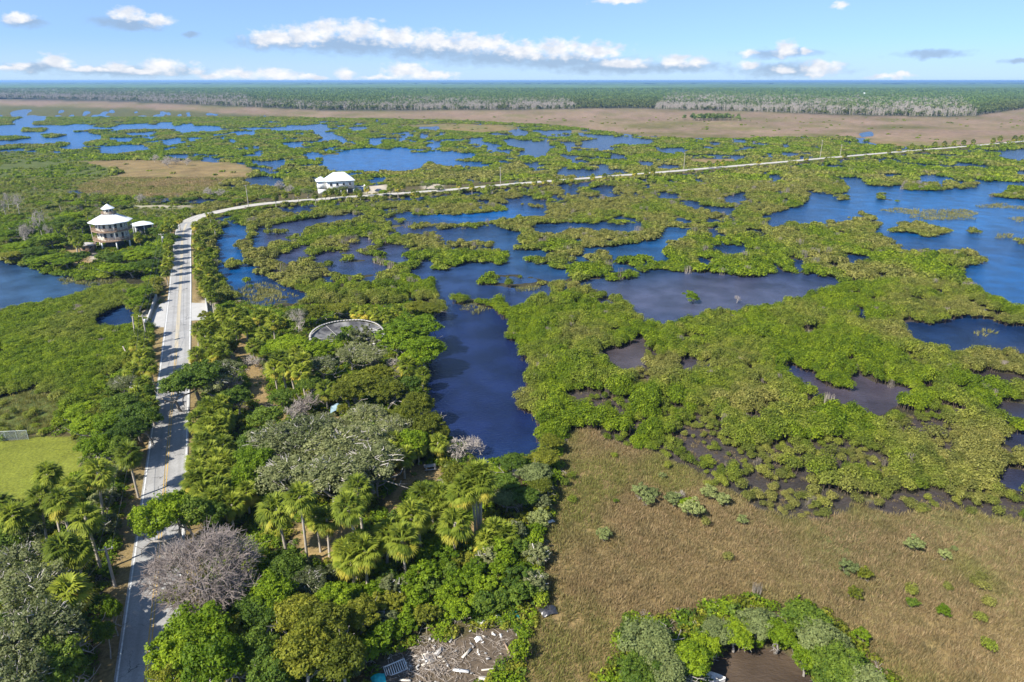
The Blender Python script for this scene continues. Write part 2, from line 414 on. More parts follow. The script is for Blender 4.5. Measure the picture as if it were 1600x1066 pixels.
lay(WATER,  # lagoon, channels and ponds, nearest first
    "699,474 692,488 672,500 664,520 672,560 664,590 668,620 676,640 682,665 684,678 700,690 735,712 762,732 775,736 800,724 825,712 840,698 846,680 842,666 825,647 807,632 811,620 815,607 822,590 830,577 824,565 812,547 802,535 790,528 795,510 790,502 785,492 762,480 725,481 708,476",
    "638,430 645,418 660,406 682,405 668,420 700,425 722,412 760,412 795,418 800,398 812,391 857,390 857,399 822,402 818,411 850,416 848,421 898,422 896,431 866,440 868,448 855,455 868,466 855,470 848,462 838,470 815,478 800,483 792,478 785,468 745,466 720,470 708,463 704,478 692,476 688,465 678,455 670,440 655,437",
    "834,360 832,350 870,350 900,349 925,350 945,347 970,352 1000,349 1008,358 990,360 940,358 925,360 900,357 878,360 872,363 850,362",
    "1035,357 1085,357 1076,368 1047,376 1043,385 1040,395 1032,406 1024,406 1022,397 1000,398 988,400 960,401 958,411 985,416 983,423 966,425 957,418 949,408 949,394 938,391 922,397 900,392 922,388 960,386 975,382 1010,378 1028,373 1034,365",
    "900,440 935,437 960,441 985,438 995,430 1010,422 1050,424 1090,428 1140,430 1190,433 1205,426 1240,428 1275,429 1310,437 1313,446 1300,454 1265,462 1243,468 1222,475 1200,481 1150,485 1105,490 1085,495 1066,502 1035,506 1010,500 990,490 984,479 970,468 955,461 930,453 902,447",
    "1402,514 1420,505 1450,506 1485,505 1490,497 1525,498 1545,500 1570,509 1600,512 1700,516 1700,556 1600,550 1560,545 1540,548 1510,550 1480,548 1455,544 1440,536 1420,527",
    "1215,571 1240,573 1258,583 1272,588 1278,600 1300,610 1325,610 1338,605 1320,588 1335,588 1360,597 1390,602 1420,608 1433,615 1415,625 1408,634 1380,646 1345,643 1310,640 1300,628 1282,622 1270,606 1240,588",
    "1522,586 1540,582 1575,585 1640,594 1640,610 1560,600 1530,599", "1548,629 1560,626 1640,636 1640,655 1575,652 1553,642", "1560,680 1600,672 1640,675 1640,705 1590,702", "1545,737 1600,735 1640,740 1640,770 1580,762",
    "935,550 960,545 985,540 995,527 1008,530 1012,550 1008,568 990,578 970,578 950,570", "1055,573 1062,560 1078,560 1095,566 1130,569 1140,574 1100,575 1087,576 1076,584 1062,583",
    "1200,335 1240,325 1255,322 1262,308 1280,303 1300,305 1320,303 1325,290 1312,281 1325,277 1340,283 1350,290 1395,293 1420,298 1450,299 1505,297 1525,293 1525,284 1600,284 1760,288 1760,520 1600,487 1592,480 1572,474 1556,463 1532,458 1520,444 1506,434 1500,425 1510,415 1530,412 1552,410 1540,402 1520,390 1500,388 1470,390 1466,399 1476,409 1462,405 1456,388 1420,388 1400,376 1385,372 1372,370 1365,360 1375,350 1377,345 1365,335 1345,331 1320,335 1315,341 1270,343 1238,343 1212,358 1198,352",
    "1430,276 1455,273 1490,279 1475,290 1460,284 1430,286", "1560,240 1575,235 1600,232 1640,230 1640,242 1575,245", "1585,267 1640,267 1640,274 1585,273",
    "340,375 345,362 355,352 375,350 390,355 388,365 372,375 360,383 378,390 388,405 393,425 400,430 432,437 440,445 470,456 490,462 480,472 450,474 440,470 430,468 420,480 395,482 375,470 352,450 342,425 340,405 337,390",
    "400,357 430,352 470,345 510,338 560,336 575,337 540,345 500,350 475,355 478,365 450,375 425,378 405,388 392,380", "416,408 445,398 465,387 478,389 480,402 450,411",
    "540,383 580,377 590,385 605,383 633,385 638,398 635,409 610,407 601,399 575,403 560,405 543,397", "506,423 530,411 580,410 604,418 595,426 570,428 545,429 530,426", "548,446 575,434 587,440 580,448", "628,468 640,461 652,468 640,473",
    "668,342 700,337 760,333 800,329 825,324 850,327 858,332 845,336 810,335 800,343 770,343 740,346 710,348 680,346", "846,318 856,312 858,320 848,324", "698,363 715,357 737,360 725,368", "925,295 945,290 962,293 950,300 935,299", "1008,290 1018,287 1020,292 1010,293",
    "1055,314 1085,315 1102,320 1085,326 1068,319", "1128,311 1150,303 1168,300 1165,310 1150,316 1135,316", "1080,383 1120,385 1170,384 1165,392 1145,399 1130,393 1108,389", "1218,405 1245,407 1262,405 1260,420 1248,424 1242,413", "1318,400 1355,401 1362,406 1340,411 1320,406", "1325,475 1340,479 1354,491 1346,507 1337,496",
    "1208,298 1225,295 1222,304", "1193,273 1227,274 1222,281 1198,280", "1371,247 1381,247 1380,258 1371,257", "863,266 880,262 905,267 957,264 956,271 930,274 900,278 880,276", "795,285 816,283 818,291 800,293", "1010,423 1016,420 1020,425 1012,426", "780,372 800,371 806,376 785,378",
    # far ponds
    "-80,198 0,196 20,195 18,190 30,185 47,181 75,184 70,188 55,190 50,195 57,196 105,196 115,194 135,194 150,198 170,200 185,195 232,193 240,196 250,191 270,191 275,197 300,193 305,198 347,198 345,204 320,204 295,206 285,207 270,202 235,200 200,202 180,203 150,202 110,205 140,208 160,212 160,216 125,222 135,227 130,233 95,233 105,226 115,221 85,222 30,224 0,226 -80,226",
    "20,175 40,172 42,177 35,182 20,181", "150,230 190,227 225,226 233,232 190,238 180,244 172,240 155,237", "170,215 210,216 205,221 180,221", "190,208 245,207 240,211 200,211", "250,220 280,215 290,220 270,225 250,225", "355,218 375,219 365,225", "388,227 406,230 402,235", "358,206 400,205 400,211 370,211", "289,244 297,243 296,252", "308,246 330,245 336,249 315,250",
    "420,200 490,195 500,193 512,196 513,203 503,206 520,208 535,214 547,220 535,224 522,217 508,219 500,212 485,207 488,203 450,204 425,204", "575,220 585,214 598,223 580,228", "438,223 473,223 470,230 450,231", "627,206 637,206 636,213", "683,207 696,207 695,214", "650,200 685,198 683,204", "581,187 593,187 592,192", "330,250 345,249 344,253",
    "500,262 495,255 520,248 515,243 540,235 580,231 610,234 625,229 645,235 650,240 680,237 720,239 748,241 740,246 710,248 715,252 745,256 773,257 755,261 702,258 680,255 655,250 652,264 600,266 550,266 505,265", "475,240 495,238 500,244 490,249 478,247", "410,252 447,251 447,258 420,258", "662,226 685,222 692,230 670,231", "728,217 757,216 757,225 735,225", "783,219 800,217 803,229 788,226", "773,235 802,234 800,241",
    "378,282 400,276 440,279 450,288 420,291 395,290", "800,220 815,221 862,222 855,230 830,231 800,229", "806,237 835,233 862,229 861,238 825,244", "905,230 910,220 950,216 975,213 1032,220 1000,224 960,226 940,231", "878,222 900,221 902,230 885,231", "798,204 815,203 830,207 822,213 800,211", "898,209 960,212 960,216 905,214", "838,206 890,203 890,208 850,209", "1028,233 1065,231 1074,237 1040,239", "948,241 962,240 978,245 960,248", "1193,240 1212,241 1208,250", "1344,209 1360,206 1364,212 1348,214", "1333,217 1352,217 1348,223", "1218,226 1234,225 1232,231", "1388,233 1408,232 1404,238", "540,200 560,198 575,201 555,204", "600,240 604,239 604,242", "655,209 670,211 668,216 655,215", "1318,222 1330,222 1328,226",
    # the bay on the left, its arm and the bridge creek
    "-80,404 0,409 20,413 40,418 65,424 75,432 107,433 115,440 150,438 185,432 225,430 226,441 205,447 195,441 150,446 125,453 115,458 70,468 30,477 0,484 -80,498",
    "136,494 155,500 160,492 178,484 195,477 206,482 212,494 206,506 185,508 150,508", "436,490 460,486 468,512 450,520 438,512",
    # the little pond with the boat
    "1095,1066 1104,1040 1116,1026 1130,1013 1151,1010 1184,1009 1210,1011 1230,1024 1254,1041 1268,1066 1275,1110 1090,1110")
lay(WATER, "1228,698 1262,702 1300,700 1340,706 1392,714 1392,738 1372,748 1340,730 1300,718 1262,710", "888,624 910,618 950,624 982,632 970,642 940,636 905,636")
lay(MANG,  # islands
    "732,432 760,427 800,426 862,437 866,445 840,450 790,450 745,447", "698,432 715,423 736,430 715,438", "650,439 665,432 680,436 672,444", "1306,308 1325,305 1331,312 1310,313", "1365,304 1375,300 1385,309 1408,311 1406,316 1385,314 1369,311",
    "1382,357 1400,350 1412,345 1440,345 1450,352 1480,351 1493,358 1490,366 1470,368 1445,373 1430,366 1410,363 1390,363", "1503,357 1520,353 1546,364 1525,367 1507,363", "1586,372 1640,370 1640,383 1590,382", "1532,306 1573,297 1578,290 1640,290 1640,314 1600,313",
    "359,405 375,402 384,410 380,423 361,425", "376,436 393,434 396,448 380,451", "413,360 445,358 447,366 415,368", "447,366 465,364 466,372 450,373", "553,390 575,385 600,390 608,397 590,401 560,397",
    "100,205 170,202 200,206 160,208", "0,212 20,210 50,215 20,220 -40,219", "64,210 115,209 90,215 70,216", "36,200 70,200 68,207 40,206", "1290,598 1325,585 1338,603 1325,609 1300,609", "1425,345 1440,345 1442,349", "800,424 830,430 860,440 830,441", "705,465 730,462 745,468 720,470")
lay(REED, "1368,329 1400,325 1425,328 1500,327 1530,335 1510,338 1522,343 1450,345 1424,341 1420,334", "1520,321 1560,318 1600,322 1600,327 1530,325", "1555,368 1578,366 1582,373 1558,373", "1520,517 1545,514 1560,522 1530,525", "398,440 430,447 465,460 450,474 425,476 395,478 372,470 366,455", "1575,340 1640,338 1640,348 1580,346", "75,433 110,437 150,440 185,434 190,440 150,446 118,447 95,441", "800,448 840,446 850,452 810,458", "500,241 560,236 545,246 520,252 500,250", "710,480 735,472 765,482 740,490 725,487")
lay(SPARSE, "1008,694 1040,690 1062,672 1082,656 1105,664 1140,692 1190,716 1240,742 1290,764 1340,780 1322,806 1270,812 1225,812 1180,796 1140,768 1095,740 1050,718", "882,620 900,613 950,618 992,628 982,642 965,655 940,645 905,642 885,638",
    "1020,640 1040,628 1062,640 1055,656 1030,655", "1222,694 1290,690 1330,699 1398,711 1396,742 1375,754 1340,738 1300,724 1260,714 1228,710", "1290,700 1310,690 1350,700 1320,720", "1080,640 1110,645 1135,670 1115,680 1090,665", "1330,786 1400,773 1480,763 1600,776 1660,818 1560,812 1480,799 1400,806", "925,676 960,678 1000,692 985,700 950,690", "1160,650 1200,640 1215,652 1180,662", "1450,690 1500,688 1510,705 1470,708", "965,655 1000,655 1020,668 990,672", "1262,700 1285,696 1300,708 1280,716")
lay(HAM, "300,505 322,500 330,480 372,474 430,484 470,482 520,480 560,482 640,476 690,480 672,500 664,520 670,560 664,590 668,620 676,640 682,665 684,678 700,690 735,712 762,732 775,736 800,724 825,712 845,700 868,690 882,680 876,730 866,790 852,850 842,920 832,980 815,1030 790,1700 150,1700 230,1000 262,800 285,700 296,600",
    "30,1700 190,1066 212,913 232,760 243,665 250,570 256,510 240,505 225,545 205,560 160,600 150,640 90,672 0,690 -500,690 -1200,1100 -1500,1700",
    "930,1066 962,1040 965,985 985,962 1040,965 1090,960 1130,945 1180,940 1230,945 1262,940 1300,960 1340,1010 1390,1066 1480,1250 1420,1400 1000,1400 900,1200",
    "60,352 130,343 200,342 245,340 270,345 270,400 262,430 240,440 226,430 180,425 150,410 120,402 60,410 0,405 -60,400 -60,352", "400,325 450,318 560,311 700,300 800,291 800,282 700,290 620,293 560,298 500,298 430,306 340,330")
lay(WATER, "1095,1066 1104,1040 1116,1026 1130,1013 1151,1010 1184,1009 1210,1011 1230,1024 1254,1041 1268,1066 1275,1110 1090,1110")
lay(LITTER, "575,1066 605,1038 645,1012 700,1003 745,985 800,985 806,1030 760,1066 700,1100 570,1100")
lay(LAWN, "-80,692 0,690 60,686 110,688 132,694 140,712 128,740 100,765 60,782 20,792 -80,800")
lay(CLEAR, "600,740 650,728 690,733 692,752 645,762 628,790 608,818 598,800 612,768", "455,832 490,815 560,818 564,868 520,880 480,885", "368,522 398,532 412,580 430,632 452,655 436,670 405,652 388,605 372,560", "522,600 534,598 548,625 538,630", "480,655 520,648 545,660 520,670",
    "712,820 760,815 758,842 720,846", "108,408 150,402 152,420 120,424", "100,385 150,385 150,398 110,402")
lay(SANDC, "238,466 264,466 258,516 224,516", "296,470 327,470 329,503 296,503", "250,425 260,424 262,445 257,455 246,452", "655,290 690,287 690,297 660,299", "566,291 606,288 610,303 570,305", "210,322 300,322 302,325 215,326", "215,488 232,482 230,496 218,500", "141,396 152,398 155,408 140,410", "322,478 335,472 338,492 326,494")


def cover(x, y, z=0.1):
    """land-cover code of world points (or of what lies behind their tops)"""
    d = np.maximum(y, 40.0)
    amp = np.clip(0.5 + d * 0.0036, 0.6, 3.2); fr = 1.0 / np.clip(1.5 + d * 0.012, 2.0, 14.0)
    wx = x + amp * 2 * (fbm(x * fr, y * fr, 5, 3) - 0.5); wy = y + amp * 3 * (fbm(x * fr, y * fr, 9, 3) - 0.5)
    px, py = PJ(wx, wy, z)
    c = np.zeros(x.shape, np.int8)
    for code, poly in LAY:
        c[inside(px, py, poly)] = code
    # small pools between the mangroves
    pool = fbm(x / 17.0, y / 26.0, 21, 4)
    mid = (py < 440) & (py > 190)
    base = np.isin(c, (MANG, OLIVE))
    thr = np.where(py < 262, 0.595, np.where((px < 760) & (py > 330), 0.635, 0.665))
    c[base & mid & (pool > thr - .012)] = WATER
    creek = np.abs(fbm(x / 34.0, y / 48.0, 29, 4) - .5)
    c[base & (py < 500) & (py > 172) & (creek < np.where(py < 260, .020, .011)) & (vnoise(x / 40, y / 60, 30) > .35)] = WATER
    c[base & mid & (pool > thr - 0.022) & (pool <= thr) & (py > 300)] = SPARSE
    hole = fbm(x / 6.5, y / 8.5, 23, 3)
    c[(c == MANG) & (px > 850) & (py > 470) & (py < 790) & (hole > .675 - .05 * np.clip((px - 1000) / 300, 0, 1))] = SPARSE
    rd = road_dist(x, y)
    south = (y > 290) & (rd > 8) & (rd < 19 + 3 * vnoise(x / 9, y / 9, 3)) & (PJ(x, y)[1] > np.interp(PJ(x, y)[0], BEND[:, 0], BEND[:, 1])) & (px > 430)
    c[south & (vnoise(x / 25, y / 25, 8) > 0.18)] = DITCH
    c[rd < 5.2 + 0.8 * vnoise(x / 3, y / 3, 77)] = ROADV
    if z > 0.2:                     # the road as seen past a crown's top
        gx, gy = G(*PJ(x, y, z), ZL)
        c[(road_dist(gx, gy) < 4.6) & (road_dist(x, y) > 7)] = ROADV
    return c

rng = np.random.default_rng(7)
# ------------------------------------------------------------------ ground
SPEC = {  # height, albedo
    MANG: (0.10, (.040, .036, .020)), WATER: (-0.9, (.03, .03, .03)), TAN: (0.32, (.182, .130, .056)), SPARSE: (0.03, (.046, .038, .036)),
    HAM: (0.42, (.075, .062, .026)), LAWN: (0.45, (.150, .166, .022)), ROADV: (0.43, (.205, .150, .068)), REED: (-0.01, (.075, .075, .028)),
    PLAIN: (0.40, (.200, .138, .092)), CLEAR: (0.44, (.235, .165, .072)), FOREST: (0.40, (.028, .045, .014)), LOW: (0.30, (.075, .092, .022)),
    OLIVE: (0.16, (.085, .085, .026)), SANDC: (0.46, (.36, .31, .235)), DITCH: (-0.4, (.03, .028, .025)), LITTER: (0.44, (.105, .080, .055))}
HGT = np.array([SPEC[i][0] for i in range(16)]); ALB = np.array([SPEC[i][1] for i in range(16)])


def fan(py0, py1, ny, nx, half, extra=()):
    rows = np.concatenate([G(np.full(ny, 800.0), np.linspace(py0, py1, ny))[1], np.array(extra, float)])
    t = np.linspace(-half, half, nx)
    Y = np.repeat(rows[:, None], nx, 1); X = t[None, :] * (Y + 75.0)
    return X, Y


def grid_mesh(name, X, Y, Z, mat, cols=None, kind='structure'):
    ny, nx = X.shape
    i = (np.arange(ny - 1)[:, None] * nx + np.arange(nx - 1)[None, :]).ravel()
    mb = MB(); mb.smooth = True
    mb.add(np.stack([X, Y, Z], -1).reshape(-1, 3), np.stack([i, i + 1, i + nx + 1, i + nx], 1))
    me = mb.build(name, mat, mesh_only=True)
    if cols is not None:
        a = me.attributes.new('cover', 'FLOAT_COLOR', 'POINT')
        a.data.foreach_set('color', np.concatenate([cols.reshape(-1, 3), np.ones((nx * ny, 1))], 1).astype(np.float32).ravel())
    return tag(obj(name, me), kind=kind)


def ground_mat():
    m, nt, N, L = new_mat("ground_cover")
    c = attr(N, 'cover').outputs['Color']
    geo = N('ShaderNodeNewGeometry')

    def nz(scale, det, lo, hi, a, b):
        n = N('ShaderNodeTexNoise'); n.inputs['Scale'].default_value = scale; n.inputs['Detail'].default_value = det; n.inputs['Roughness'].default_value = .7
        L(geo.outputs['Position'], n.inputs['Vector'])
        r = N('ShaderNodeMapRange'); L(n.outputs[0], r.inputs[0])
        for k, v in zip(('From Min', 'From Max', 'To Min', 'To Max'), (lo, hi, a, b)): r.inputs[k].default_value = v
        return r.outputs[0], n.outputs[0]
    f, raw = nz(2.2, 8, .3, .7, .55, 1.45)
    g, _ = nz(.09, 6, .3, .7, .68, 1.3)
    c = mixc(N, L, 1.0, c, mixc(N, L, 0.0, f, f), 'MULTIPLY')
    c = mixc(N, L, 1.0, c, mixc(N, L, 0.0, g, g), 'MULTIPLY')
    gr, _ = nz(.035, 7, .52, .68, 0, .55)
    c = mixc(N, L, gr, c, mixc(N, L, 1.0, c, (.72, .95, .62), 'MULTIPLY'))
    d = N('ShaderNodeBsdfPrincipled'); L(c, d.inputs['Base Color']); d.inputs['Roughness'].default_value = .92; d.inputs['Specular IOR Level'].default_value = .12
    bp = N('ShaderNodeBump'); bp.inputs['Strength'].default_value = .6; bp.inputs['Distance'].default_value = .25; L(raw, bp.inputs['Height']); L(bp.outputs[0], d.inputs['Normal'])
    o = N('ShaderNodeOutputMaterial'); L(d.outputs[0], o.inputs[0])
    return m


X, Y = fan(1700, 150, 1150, 880, 0.98, ( 2500, 3200, 4200, 6000, 9000, 14000, 24000, 40000))
CODE = cover(X, Y)
Z = HGT[CODE] + 0.10 * (fbm(X / 2.5, Y / 2.5, 3, 3) - .5) * (CODE != ROADV)
A = ALB[CODE].copy()
n1 = fbm(X / 14, Y / 20, 40, 4)[..., None]; n2 = fbm(X / 45, Y / 90, 41, 4)[..., None]
HI = np.clip((Y - 262) / 60, 0, 1) * .75
Z += HI * (CODE == ROADV)
tanm = np.isin(CODE, (TAN,))[..., None]; plm = (CODE == PLAIN)[..., None]
A = np.where(tanm, A * (1 + .5 * (n1 - .5)) + (n2 > .55) * (n2 - .55) * np.array([-.25, -.02, -.06]), A)
A = np.where(plm, A * (.72 + .6 * n2) + np.clip((fbm(X / 60, Y / 30, 44, 4)[..., None] - .5) * 6, 0, 1) * np.array([-.085, -.035, -.062]), A)
A = np.clip(A, .01, .8)
for _ in range(2):
    for q in (Z, A):
        q[1:-1] = .25 * q[:-2] + .5 * q[1:-1] + .25 * q[2:]; q[:, 1:-1] = .25 * q[:, :-2] + .5 * q[:, 1:-1] + .25 * q[:, 2:]
grid_mesh("ground", X, Y, Z, ground_mat(), A)


# ------------------------------------------------------------------ water
def water_mat():
    m, nt, N, L = new_mat("marsh_water")
    c = attr(N, 'cover').outputs['Color']
    geo = N('ShaderNodeNewGeometry')
    n0 = N('ShaderNodeTexNoise'); n0.inputs['Scale'].default_value = .12; n0.inputs['Detail'].default_value = 5; L(geo.outputs['Position'], n0.inputs[0])
    r0 = N('ShaderNodeMapRange'); L(n0.outputs[0], r0.inputs[0]); r0.inputs[1].default_value = .35; r0.inputs[2].default_value = .65; r0.inputs[3].default_value = .7; r0.inputs[4].default_value = 1.35
    c = mixc(N, L, 1.0, c, mixc(N, L, 0.0, r0.outputs[0], r0.outputs[0]), 'MULTIPLY')
    d = N('ShaderNodeBsdfPrincipled'); L(c, d.inputs['Base Color']); d.inputs['Roughness'].default_value = .2; d.inputs['IOR'].default_value = 1.333; d.inputs['Specular IOR Level'].default_value = .38
    n = N('ShaderNodeTexNoise'); n.inputs['Scale'].default_value = 1.1; n.inputs['Detail'].default_value = 5; n.inputs['Roughness'].default_value = .6
    mp = N('ShaderNodeMapping'); mp.inputs['Scale'].default_value = (1, 2.2, 1); L(geo.outputs['Position'], mp.inputs[0]); L(mp.outputs[0], n.inputs[0])
    bp = N('ShaderNodeBump'); bp.inputs['Strength'].default_value = .8; bp.inputs['Distance'].default_value = .22
    L(n.outputs[0], bp.inputs['Height']); L(bp.outputs[0], d.inputs['Normal'])
    o = N('ShaderNodeOutputMaterial'); L(d.outputs[0], o.inputs[0])
    return m


XW, YW = fan(1700, 150, 380, 420, 0.98, ( 5000, 40000))
pxw, pyw = PJ(XW, YW, 0)
WC = np.empty(XW.shape + (3,)); WC[:] = (.006, .022, .070)  # murk colours per pond; the strong blues are reflected sky put into the colour
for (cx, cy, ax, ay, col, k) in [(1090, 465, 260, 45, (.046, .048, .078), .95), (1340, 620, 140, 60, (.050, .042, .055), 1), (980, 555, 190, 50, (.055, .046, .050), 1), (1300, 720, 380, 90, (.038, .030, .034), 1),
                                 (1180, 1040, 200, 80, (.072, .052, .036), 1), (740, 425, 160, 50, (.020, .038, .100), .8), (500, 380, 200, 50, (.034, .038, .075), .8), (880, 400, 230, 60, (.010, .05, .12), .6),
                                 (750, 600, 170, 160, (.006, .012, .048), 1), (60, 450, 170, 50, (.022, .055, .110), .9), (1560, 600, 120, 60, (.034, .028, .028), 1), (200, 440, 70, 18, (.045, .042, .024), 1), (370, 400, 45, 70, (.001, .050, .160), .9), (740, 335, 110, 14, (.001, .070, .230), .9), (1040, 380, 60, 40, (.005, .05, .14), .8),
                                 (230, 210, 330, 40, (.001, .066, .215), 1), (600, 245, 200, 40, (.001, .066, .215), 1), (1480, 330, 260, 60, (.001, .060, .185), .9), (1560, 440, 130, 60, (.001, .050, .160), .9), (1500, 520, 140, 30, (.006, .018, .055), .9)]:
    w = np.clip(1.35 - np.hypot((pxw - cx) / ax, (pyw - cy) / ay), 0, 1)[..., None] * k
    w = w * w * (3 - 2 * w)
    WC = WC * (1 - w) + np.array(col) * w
grid_mesh("water", XW, YW, np.zeros(XW.shape), water_mat(), WC)


# ------------------------------------------------------------------ roads and bridge
def strip(name, pts, off0, off1, z, mat, kind='structure', thick=0.0, kv=None):
    d = np.gradient(pts, axis=0); d /= np.linalg.norm(d, axis=1)[:, None]
    nrm = np.stack([d[:, 1], -d[:, 0]], 1)
    k = 9; offs = np.linspace(off0, off1, k) if off1 - off0 > 1 else np.array([off0, off1]); k = len(offs)
    v = pts[:, None, :] + nrm[:, None, :] * offs[None, :, None]
    zz = z + np.clip((pts[:, 1] - 262) / 60, 0, 1) * .75
    v3 = np.concatenate([v, np.repeat(zz[:, None, None], k, 1)], -1)
    i = (np.arange(len(pts) - 1)[:, None] * k + np.arange(k - 1)[None, :]).ravel()
    mb = MB(); mb.add(v3.reshape(-1, 3), np.stack([i, i + 1, i + k + 1, i + k], 1), 0, np.tile((offs - off0) / (off1 - off0), len(pts)))
    if thick:
        for e in (0, k - 1):
            a = v3[:, e]; b = a - np.array([0, 0, thick]); n = len(a)
            f = np.stack([np.arange(n - 1), np.arange(1, n), np.arange(1, n) + n, np.arange(n - 1) + n], 1)
            mb.add(np.vstack([a, b]), f, 0, 0.0 if e == 0 else 1.0)
    return tag(mb.build(name, mat), kind=kind)


def asphalt_mat(name, base, dark, light):
    m, nt, N, L = new_mat(name)
    geo = N('ShaderNodeNewGeometry'); t = attr(N, 'tint').outputs['Fac']

    def nz(scale, det, lo, hi, vec=None, rough=.65):
        n = N('ShaderNodeTexNoise'); n.inputs['Scale'].default_value = scale; n.inputs['Detail'].default_value = det; n.inputs['Roughness'].default_value = rough
        L(vec or geo.outputs['Position'], n.inputs['Vector'])
        r = N('ShaderNodeMapRange'); L(n.outputs[0], r.inputs[0]); r.inputs[1].default_value = lo; r.inputs[2].default_value = hi
        return r.outputs[0]
    c = mixc(N, L, nz(.16, 5, .4, .66), base, light)
    w = N('ShaderNodeMath'); w.operation = 'SINE'; wm = N('ShaderNodeMath'); wm.operation = 'MULTIPLY'; L(t, wm.inputs[0]); wm.inputs[1].default_value = 25.13; L(wm.outputs[0], w.inputs[0])
    wr = N('ShaderNodeMapRange'); L(w.outputs[0], wr.inputs[0]); wr.inputs[1].default_value = .2; wr.inputs[2].default_value = 1; wr.inputs[4].default_value = .35
    c = mixc(N, L, wr.outputs[0], c, dark)
    c = mixc(N, L, nz(6, 6, .45, .8), c, dark)
    vor = N('ShaderNodeTexVoronoi'); vor.feature = 'DISTANCE_TO_EDGE'; vor.inputs['Scale'].default_value = .22
    wp = N('ShaderNodeTexNoise'); wp.inputs['Scale'].default_value = .8; wp.inputs['Detail'].default_value = 4; L(geo.outputs['Position'], wp.inputs[0])
    wa = N('ShaderNodeVectorMath'); wa.operation = 'MULTIPLY_ADD'; L(wp.outputs['Color'], wa.inputs[0]); wa.inputs[1].default_value = (3, 3, 0); L(geo.outputs['Position'], wa.inputs[2])
    L(wa.outputs[0], vor.inputs['Vector'])
    cr = N('ShaderNodeMapRange'); L(vor.outputs[0], cr.inputs[0]); cr.inputs[1].default_value = .004; cr.inputs[2].default_value = .016; cr.inputs[3].default_value = .8; cr.inputs[4].default_value = 0
    gate = N('ShaderNodeMath'); gate.operation = 'MULTIPLY'; L(cr.outputs[0], gate.inputs[0]); L(nz(.12, 3, .5, .58), gate.inputs[1])
    c = mixc(N, L, gate.outputs[0], c, (.03, .03, .03))
    d = N('ShaderNodeBsdfPrincipled'); L(c, d.inputs['Base Color']); d.inputs['Roughness'].default_value = .85; d.inputs['Specular IOR Level'].default_value = .25
    o = N('ShaderNodeOutputMaterial'); L(d.outputs[0], o.inputs[0])
    return m


ZR = 0.56
M_ASPH = asphalt_mat("weathered_asphalt", (.272, .265, .252), (.185, .18, .172), (.35, .343, .328))
M_PALE = asphalt_mat("sun_bleached_road", (.37, .345, .30), (.28, .265, .23), (.46, .43, .37))
M_WHITE = noise_mat("white_road_paint", (.72, .72, .70), (.42, .42, .40), 2.5, .7)
M_YELL = noise_mat("yellow_road_paint", (.50, .30, .045), (.33, .26, .14), 1.2, .7)
M_YELL2 = noise_mat("faded_yellow_paint", (.42, .35, .24), (.33, .31, .26), .9, .8)
M_CONC = noise_mat("bridge_concrete", (.41, .40, .375), (.33, .32, .30), .5, .85, 6, (.36, .35, .33), .35)
strip("road", ROADC[:N_MAIN + 1], -ROAD_W / 2, ROAD_W / 2, ZR, M_ASPH, thick=.35)
strip("causeway_road", ROADC[N_MAIN:], -ROAD_W / 2, ROAD_W / 2, ZR, M_PALE, thick=.35)
strip("road_edge_line", ROADC[:N_MAIN], -2.98, -2.82, ZR + .004, M_WHITE)
strip("road_edge_line", ROADC[:N_MAIN], 2.82, 2.98, ZR + .004, M_WHITE)
nb = int(np.argmax(ROADC[:, 1] > 150))
strip("road_centre_line", ROADC[:nb + 1], -.24, -.09, ZR + .004, M_YELL)
strip("road_centre_line", ROADC[:nb + 1], .09, .24, ZR + .004, M_YELL)
strip("road_centre_line", ROADC[nb:N_MAIN], -.42, .42, ZR + .004, M_YELL2)


def flat_poly(name, pix, z0, z1, mat, kind='structure'):
    q = np.array(pix, float); x, y = G(q[:, 0], q[:, 1], z1); n = len(x)
    if np.sum(x * np.roll(y, -1) - np.roll(x, -1) * y) < 0: x, y = x[::-1], y[::-1]
    import bmesh
    bm = bmesh.new(); top = [bm.verts.new((a, b, z1)) for a, b in zip(x, y)]; bot = [bm.verts.new((a, b, z0)) for a, b in zip(x, y)]
    bm.faces.new(top)
    for i in range(n): bm.faces.new((bot[i], bot[(i + 1) % n], top[(i + 1) % n], top[i]))
    me = bpy.data.meshes.new(name); bm.to_mesh(me); bm.free(); me.materials.append(mat)
    return tag(obj(name, me), kind=kind)


flat_poly("pavement", [(263, 470), (248, 476), (233, 511), (257, 511)], -.6, ZR - .006, M_CONC)
flat_poly("pavement", [(296, 473), (322, 474), (324, 499), (297, 501)], -.6, ZR - .006, M_CONC)


def parapet(p0, p1, label, h=1.05):
    (x0, y0), (x1, y1) = G(*p0, ZR), G(*p1, ZR)
    L_ = math.hypot(x1 - x0, y1 - y0); a = math.atan2(y1 - y0, x1 - x0)
    mb = MB(); mb.box((0, 0, h / 2 - .3), (L_, .3, h + .6), 0); mb.box((0, 0, h + .06), (L_ + .1, .42, .12), 0)
    for s in (-1, 1): mb.box((s * (L_ / 2 + .2), 0, h / 2), (.5, .5, h + .35), 0)
    o = mb.build("bridge_parapet", M_CONC); o.location = ((x0 + x1) / 2, (y0 + y1) / 2, ZR); o.rotation_euler = (0, 0, a)
    return tag(o, label, 'parapet', 'concrete walls along the small bridge')


parapet((244.5, 467), (229, 512), "long low concrete wall along the creek side of the bridge pad left of the road")
parapet((322.5, 473), (325, 494), "short low concrete wall closing the bridge pad on the right of the road")


